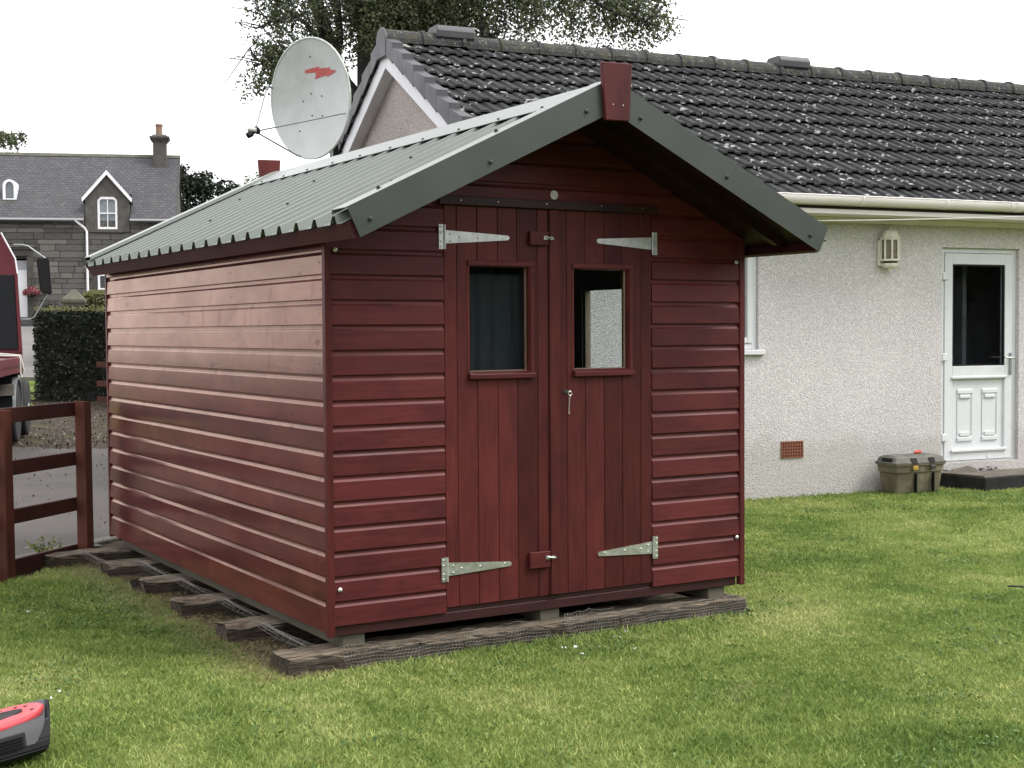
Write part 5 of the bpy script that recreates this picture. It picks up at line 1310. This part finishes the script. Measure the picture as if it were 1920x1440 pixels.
# stick on the lawn
tag(MB().tube([(3.93, -.455, -.145), (4.0, -.56, -.142), (4.12, -.76, -.150)], .006, 6).build('stick', 'bolt'), 'thin dark stick lying on the lawn at the right edge', 'stick')

# ================================================================= TREES
def limb(pts, r0, r1, k=10, wob=.12, rs=None):
    pts = [np.array(p, float) for p in pts]; out = []; n = len(pts)
    for i in range(k+1):
        t = i/k*(n-1); a = min(int(t), n-2); u = t-a
        p0 = pts[max(a-1, 0)]; p1 = pts[a]; p2 = pts[a+1]; p3 = pts[min(a+2, n-1)]
        q = .5*((2*p1)+(-p0+p2)*u+(2*p0-5*p1+4*p2-p3)*u*u+(-p0+3*p1-3*p2+p3)*u**3)
        out.append(q+(rng.normal(size=3)*wob if 0 < i < k else 0))
    return out, [r0+(r1-r0)*(i/k)**.8 for i in range(k+1)]
def tree(name, label, base, rz, trunk, limbs, crown, mat, lsize, nst, per, zlow, group=None, sag=(.5, 1.3), core=None):
    frame(name+label[:8], base, rz); fr = name+label[:8]
    o = thing(name, label, 'tree', (0, 0, 0), fr, group)
    mb = MB()
    for pts, r0, r1 in trunk: 
        a, b = limb(pts, r0, r1, 12, .03); mb.tube(a, b, 9)
    mb.build('trunk', 'bark', o)
    mb = MB(); ends = []
    for pts, r0, r1 in limbs:
        a, b = limb(pts, r0, r1, 10, .05); mb.tube(a, b, 6)
        for i in range(2, 11):
            for _ in range(2):
                q = a[i]+np.array([rng.normal()*.6, rng.normal()*.6, rng.normal()*.35]); mb.tube([a[i], (a[i]+q)/2+rng.normal(size=3)*.06, q], [b[i]*.35+.006, .01, .004], 4, cap=False)
    mb.build('limbs', 'bark', o)
    P = []; tw = MB()
    for c, sd, w_ in crown:
        m_ = int(nst*w_); c = np.array(c); sd = np.array(sd)
        u = rng.normal(size=(m_, 3)); u /= np.linalg.norm(u, axis=1)[:, None]; u *= (rng.random(m_)**.45)[:, None]
        st_ = c+u*sd
        for s_ in st_:
            L = rng.uniform(*sag); dr = rng.normal(size=3)*.5; dr[2] = 0; t = np.linspace(0, 1, per)
            k_ = s_+np.outer(t*L*.55, dr)+np.stack([t*0, t*0, -(t**1.6)*L], 1)
            kk = rng.random(per) < .85; k_ = k_+rng.normal(size=k_.shape)*.05
            zl = zlow(k_[:, 0])+.25*(vnoise(k_[:, 0], k_[:, 1], 3, 8)-.5); kk &= k_[:, 2] > zl
            P.append(k_[kk])
            if rng.random() < .10: tw.tube([s_, s_+dr*L*.25-np.array([0, 0, .2*L]), s_+dr*L*.5-np.array([0, 0, .9*L])], [.012, .008, .003], 3, cap=False)
    P = np.concatenate(P)
    tag(tw.build('twigs', 'bark', o), kind='stuff')
    leaves(P, lsize, 'foliage', mat, parent=o, ctr=(0, 0, 6), updown=.4, aspect=.62, hang=.4)
    return o
# beech behind the bungalow: local x runs left to right as seen from the garden
bx, by = 9.55, 20.1; brz = -.541
zl = lambda e: np.interp(e, [-2.4, -1.9, -1.4, -.9, -.3, .3, 1.0, 2.2, 4, 5.2, 5.9, 6.4], [5.9, 6.2, 6.4, 6.45, 6.65, 6.7, 6.9, 6.9, 6.8, 6.85, 7.0, 7.3])
tree('beech_tree', 'big spreading beech tree with drooping leaves behind the bungalow ridge', (bx, by, 0), brz,
     [([(.05, 0, -.5), (.05, 0, 3), (.08, 0, 5.2), (.2, 0, 7.2), (.5, 0, 9.5), (.6, 0, 13)], .52, .14), ([(.0, .1, 5.8), (-.55, .2, 6.6), (-1.0, .3, 8.4), (-1.3, .2, 11)], .26, .08), ([(-.48, -.3, 4.4), (-.50, -.3, 5.6), (-.52, -.2, 6.8), (-.45, -.1, 8.5), (-.6, 0, 10.5)], .13, .05)],
     [([(-.5, -.2, 6.2), (-1.3, -.4, 6.9), (-2.1, -.5, 6.6)], .09, .02), ([(-.5, -.1, 6.9), (-1.3, -.3, 7.6), (-2.1, -.3, 7.4)], .08, .02), ([(-.45, -.2, 5.3), (-1.0, -.4, 6.0), (-1.7, -.5, 6.5), (-2.2, -.4, 7.0)], .09, .02),
      ([(.2, 0, 6.8), (1.2, -.6, 8.8), (2.6, -1, 9.3), (4.4, -1.2, 8.4)], .24, .05), ([(.3, 0, 7.5), (1.6, .2, 8.9), (2.1, 0, 8.3), (2.5, -.4, 7.3), (2.9, -.5, 6.9)], .16, .07),
      ([(.4, 0, 8), (2.6, .5, 9.8), (4.6, .4, 9.4), (6.0, .2, 8.0)], .2, .03), ([(3.0, -.5, 9.2), (4.2, -.5, 8.3), (5.3, -.6, 7.5), (6.1, -.6, 7.5)], .07, .015),
      ([(.3, 0, 7), (.6, 1.6, 9), (.8, 3.4, 10)], .2, .05), ([(.3, 0, 7), (.5, -1.6, 9), (1, -3, 9.4)], .2, .05), ([(-.1, 0, 7.6), (-1.5, .6, 9.8), (-2.6, .6, 10.4)], .16, .04)],
     [((-1.75, -.3, 6.95), (.45, .5, .45), .030), ((-1.1, -.3, 6.75), (.55, .5, .35), .030), ((-2.15, -.3, 6.3), (.25, .3, .5), .006), ((-.9, 0, 8.0), (1.3, 1, 1.0), .070), ((-1.7, 0, 8.3), (.6, .8, .5), .02),
      ((1.0, 0, 8.3), (1.5, 1.6, 1.0), .34), ((.9, -.4, 7.9), (1.2, .8, .7), .16), ((2.9, 0, 8.4), (1.3, 1.4, 1.0), .13), ((4.3, 0, 8.4), (1.3, 1.2, 1.0), .085), ((5.4, -.2, 8.1), (.8, .8, .8), .045), ((5.9, -.3, 7.7), (.5, .5, .4), .014),
      ((1, 0, 11), (4.2, 3.2, 2.0), .28), ((-1, 0, 10.6), (2.4, 2, 1.6), .10)],
     'leaf_beech', .066, 2300, 50, zl)
zl2 = lambda e: np.zeros_like(e)+4.5
tree('dark_tree', 'dark drooping tree beside the gable of the stone house', (17.6, 54.8, 0), -.3, [([(-.6, 0, 0), (-.6, 0, 4), (-.4, 0, 8)], .3, .1)],
     [([(-.5, 0, 6), (.8, 0, 8.0), (1.8, 0, 7.9)], .1, .03), ([(-.5, 0, 6), (-1.2, 0, 8.4)], .1, .03)],
     [((-.8, 0, 8.2), (.9, 1, .8), .4), ((.2, 0, 8.0), (.9, 1, .6), .3), ((1.3, 0, 7.8), (.6, .8, .45), .10), ((-.6, 0, 6.9), (1.6, 1.2, .9), .5), ((1.0, 0, 6.6), (1.3, 1, .8), .35)], 'leaf_dark', .16, 330, 20, zl2, sag=(.3, .8))
tree('pale_tree', 'thin airy tree top just right of the dark drooping tree', (20.1, 53.9, 0), -.3, [([(0, 0, 0), (0, 0, 5), (.1, 0, 7.6)], .2, .05)],
     [([(0, 0, 6), (-.9, 0, 7.9)], .05, .015), ([(0, 0, 6), (.7, 0, 7.9)], .05, .015)],
     [((-.2, 0, 8.0), (.9, .8, .6), .22), ((.9, 0, 7.7), (.6, .8, .5), .10), ((.3, 0, 6.8), (1.7, .8, .7), .35)], 'leaf_beech', .12, 150, 18, zl2, sag=(.3, .8))
tree('far_tree', 'distant tree top peeping over the slate roof at the left', (11.7, 67.9, 1), -.2, [([(0, 0, 0), (0, 0, 6), (0, 0, 9)], .3, .1)],
     [([(0, 0, 7), (-1.2, 0, 10.0)], .08, .02), ([(0, 0, 7), (1, 0, 10.2)], .08, .02)],
     [((.4, 0, 10.35), (.9, .8, .40), .22), ((-.8, 0, 10.1), (1.2, .8, .40), .25), ((0, 0, 8.8), (2.2, 1.5, .9), .4)], 'leaf_beech', .15, 260, 18, zl2, sag=(.2, .5))
# unseen hedge added behind the camera, sized to darken reflections and front light
frame('back_hedge', (-14, -15.0, 0), -.10)
bh = thing('boundary_hedge', 'tall dark boundary hedge at the far end of the lawn', 'hedge', (30, 0, -.2), 'back_hedge')
B(0, 60, -1.4, 0, -.3, 5.0).build('hedge_core', 'leaf_hedge', bh)
P_ = np.stack([rng.uniform(0, 60, 16000), rng.uniform(-.05, .14, 16000), rng.uniform(-.2, 5.2, 16000)], 1); leaves(P_, .22, 'foliage', 'leaf_hedge', parent=bh, ctr=(30, 0, 2.5))

# ================================================================= LAWN GRASS, LITTER, WEEDS
def scatter(n, x0, x1, y0, y1, dens):
    x = rng.uniform(x0, x1, n); y = rng.uniform(y0, y1, n)
    k = lawn_mask(x, y)
    dx, dy = x-CAM[0], y-CAM[1]; f_ = dx*math.sin(YAW)+dy*math.cos(YAW); l_ = dx*math.cos(YAW)-dy*math.sin(YAW)
    k &= (f_ > 4.2) & (np.abs(l_) < f_*.385+.5)
    # skip what stands behind the shed walls
    k &= ~((x > 0) & (x < 2.36) & (y > 0))
    k &= rng.random(n) < dens(f_)
    return x[k], y[k], f_[k]
x, y, f_ = scatter(2600000, -6, 13, -5, 5.2, lambda f: np.clip((6.0/np.maximum(f, 1))**1.7, .05, 1))
n = len(x); z = G(x, y)-.004
tall = vnoise(x, y, .9, 11)*.5+vnoise(x, y, 3.3, 12)*.35+vnoise(x, y, 9, 13)*.15
edge = np.clip(1-np.abs((y+.10)/.22), 0, 1)*((x > -.3) & (x < 2.7)); wall_ = np.clip(1+bperp(x, y)/.12, 0, 1)*(bperp(x, y) < 0)
h = (.010+.022*np.clip(tall-.28, 0, .6))*(.5+1.0*rng.random(n))*(1+.5*edge*rng.random(n)+.7*wall_)
wd = .0019*(1+f_/9)*(.7+.7*rng.random(n)); th_ = rng.random(n)*6.283; ln_ = h*(.3+1.25*rng.random(n)**1.5); ph = rng.random(n)*6.283
a = np.stack([x-wd*np.cos(th_), y-wd*np.sin(th_), z], 1); b = np.stack([x+wd*np.cos(th_), y+wd*np.sin(th_), z], 1)
c = np.stack([x+ln_*np.cos(ph), y+ln_*np.sin(ph), z+h], 1)
V = np.stack([a, b, c], 1).reshape(-1, 3); F = np.arange(3*n).reshape(n, 3)
print('grass blades', n)
tag(raw_mesh('grass', V, F, 'blade', np.repeat(rng.random(n), 3)), 'short mown lawn grass around the shed', 'grass', kind='stuff')
# clover and moss clumps in the turf
n = 90000; x = rng.uniform(-3, 8, n); y = rng.uniform(-3.5, 3.6, n); q_ = vnoise(x, y, 1.7, 21)*.6+vnoise(x, y, 6, 22)*.4
k = lawn_mask(x, y) & (q_ > .60+.10*rng.random(n)) & ~((x > -.1) & (x < 2.36) & (y > -.05)); x, y = x[k], y[k]
M['clover'] = leaf_mat('clover_leaves', (.045, .095, .018), (.09, .165, .035), (.17, .26, .08), .3)
leaves(np.stack([x, y, G(x, y)+.006+.016*rng.random(len(x))], 1), .013, 'clover', 'clover', updown=3, aspect=.95, var=.4)
tag(bpy.data.objects['clover'], 'darker clumps of clover leaves among the lawn grass', 'clover', kind='stuff')
# leaf litter on the verge beyond the drive and on the drive
n = 9000; u_ = rng.random(n); x = rng.uniform(-1, 7, n); y = rng.uniform(12, 25, n)
e = (x-1.9)*.577+(y-13.6)*.817; k = (e > -.3) & (rng.random(n) < np.where(e < 3, 1, .5)); x, y = x[k], y[k]
leaves(np.stack([x, y, G(x, y)-.002+.02*rng.random(len(x))], 1), .045, 'leaf_litter', 'litter', updown=6, var=.6)
tag(bpy.data.objects['leaf_litter'], 'scattered dead leaves on the verge below the hedge', 'leaf litter', kind='stuff')
n = 900; x = rng.uniform(-3, 3.2, n); y = rng.uniform(4.2, 13, n); k = drive_mask(x, y); x, y = x[k], y[k]
leaves(np.stack([x, y, G(x, y)+.002], 1), .03, 'drive_leaves', 'litter', updown=9, var=.8)
tag(bpy.data.objects['drive_leaves'], 'odd dry leaves scattered over the asphalt drive', 'leaf litter', kind='stuff')
# straw and dead grass along the sleepers' ends
n = 26000; y = rng.uniform(-.15, 3.75, n); x = -.22+.12*rng.normal(size=n)-.06*(y > 3.2)
d_ = rng.normal(size=(n, 3))*np.array([1, 1, .28]); d_ /= np.linalg.norm(d_, axis=1)[:, None]; L = (.012+.03*rng.random(n))[:, None]
P0 = np.stack([x, y, G(x, y)-.006+.018*rng.random(n)], 1); s_ = np.cross(d_, [0, 0, 1.0])*.0012
V = np.stack([P0-s_, P0+s_, P0+d_*L], 1).reshape(-1, 3)
M['straw'] = leaf_mat('dead_grass', (.09, .065, .03), (.24, .19, .09), (.42, .35, .2), .2)
tag(raw_mesh('dead_grass', V, np.arange(3*n).reshape(n, 3), 'straw', np.repeat(rng.random(n), 3)), 'dry dead grass strewn along the sleeper ends', 'grass', kind='stuff')
# small weed by the fence foot, and daisies fallen on the lawn
frame('weed', (-.40, 3.86, -.2), 0)
wd_ = thing('weed', 'straggly pale green weed growing behind the fence by the drive', 'weed', (0, 0, 0), 'weed')
mb = MB(); P_ = []
for i in range(11):
    a_ = random.uniform(0, 6.28); L = random.uniform(.08, .2); e_ = Vector((math.cos(a_)*L*.8, math.sin(a_)*L*.8, L*.8)); mb.tube([(0, 0, 0), e_*.5+Vector((0, 0, .03)), e_], .002, 4)
    for t in np.linspace(.25, 1, 9): P_.append(np.array(e_*t)+rng.normal(size=3)*.013+np.array([0, 0, .02*(1-t)]))
mb.build('stems', 'leaf_weed', wd_); leaves(np.array(P_), .032, 'foliage', 'leaf_weed', parent=wd_, ctr=(0, 0, .05))
P_ = []
for cx_, cy_ in ((1.36, -.28), (1.46, -.20), (1.03, -.34), (1.08, -.33), (1.02, -.47), (1.28, -.52), (-1.15, .15), (-1.2, .05), (-.9, 1.9)):
    for _ in range(4): P_.append((cx_+rng.normal()*.01, cy_+rng.normal()*.01, Gz(cx_, cy_)+.022))
leaves(np.array(P_), .014, 'fallen_petals', 'daisy', updown=3); tag(bpy.data.objects['fallen_petals'], 'tiny white petals scattered on the grass in front of the shed', 'petals', kind='stuff')
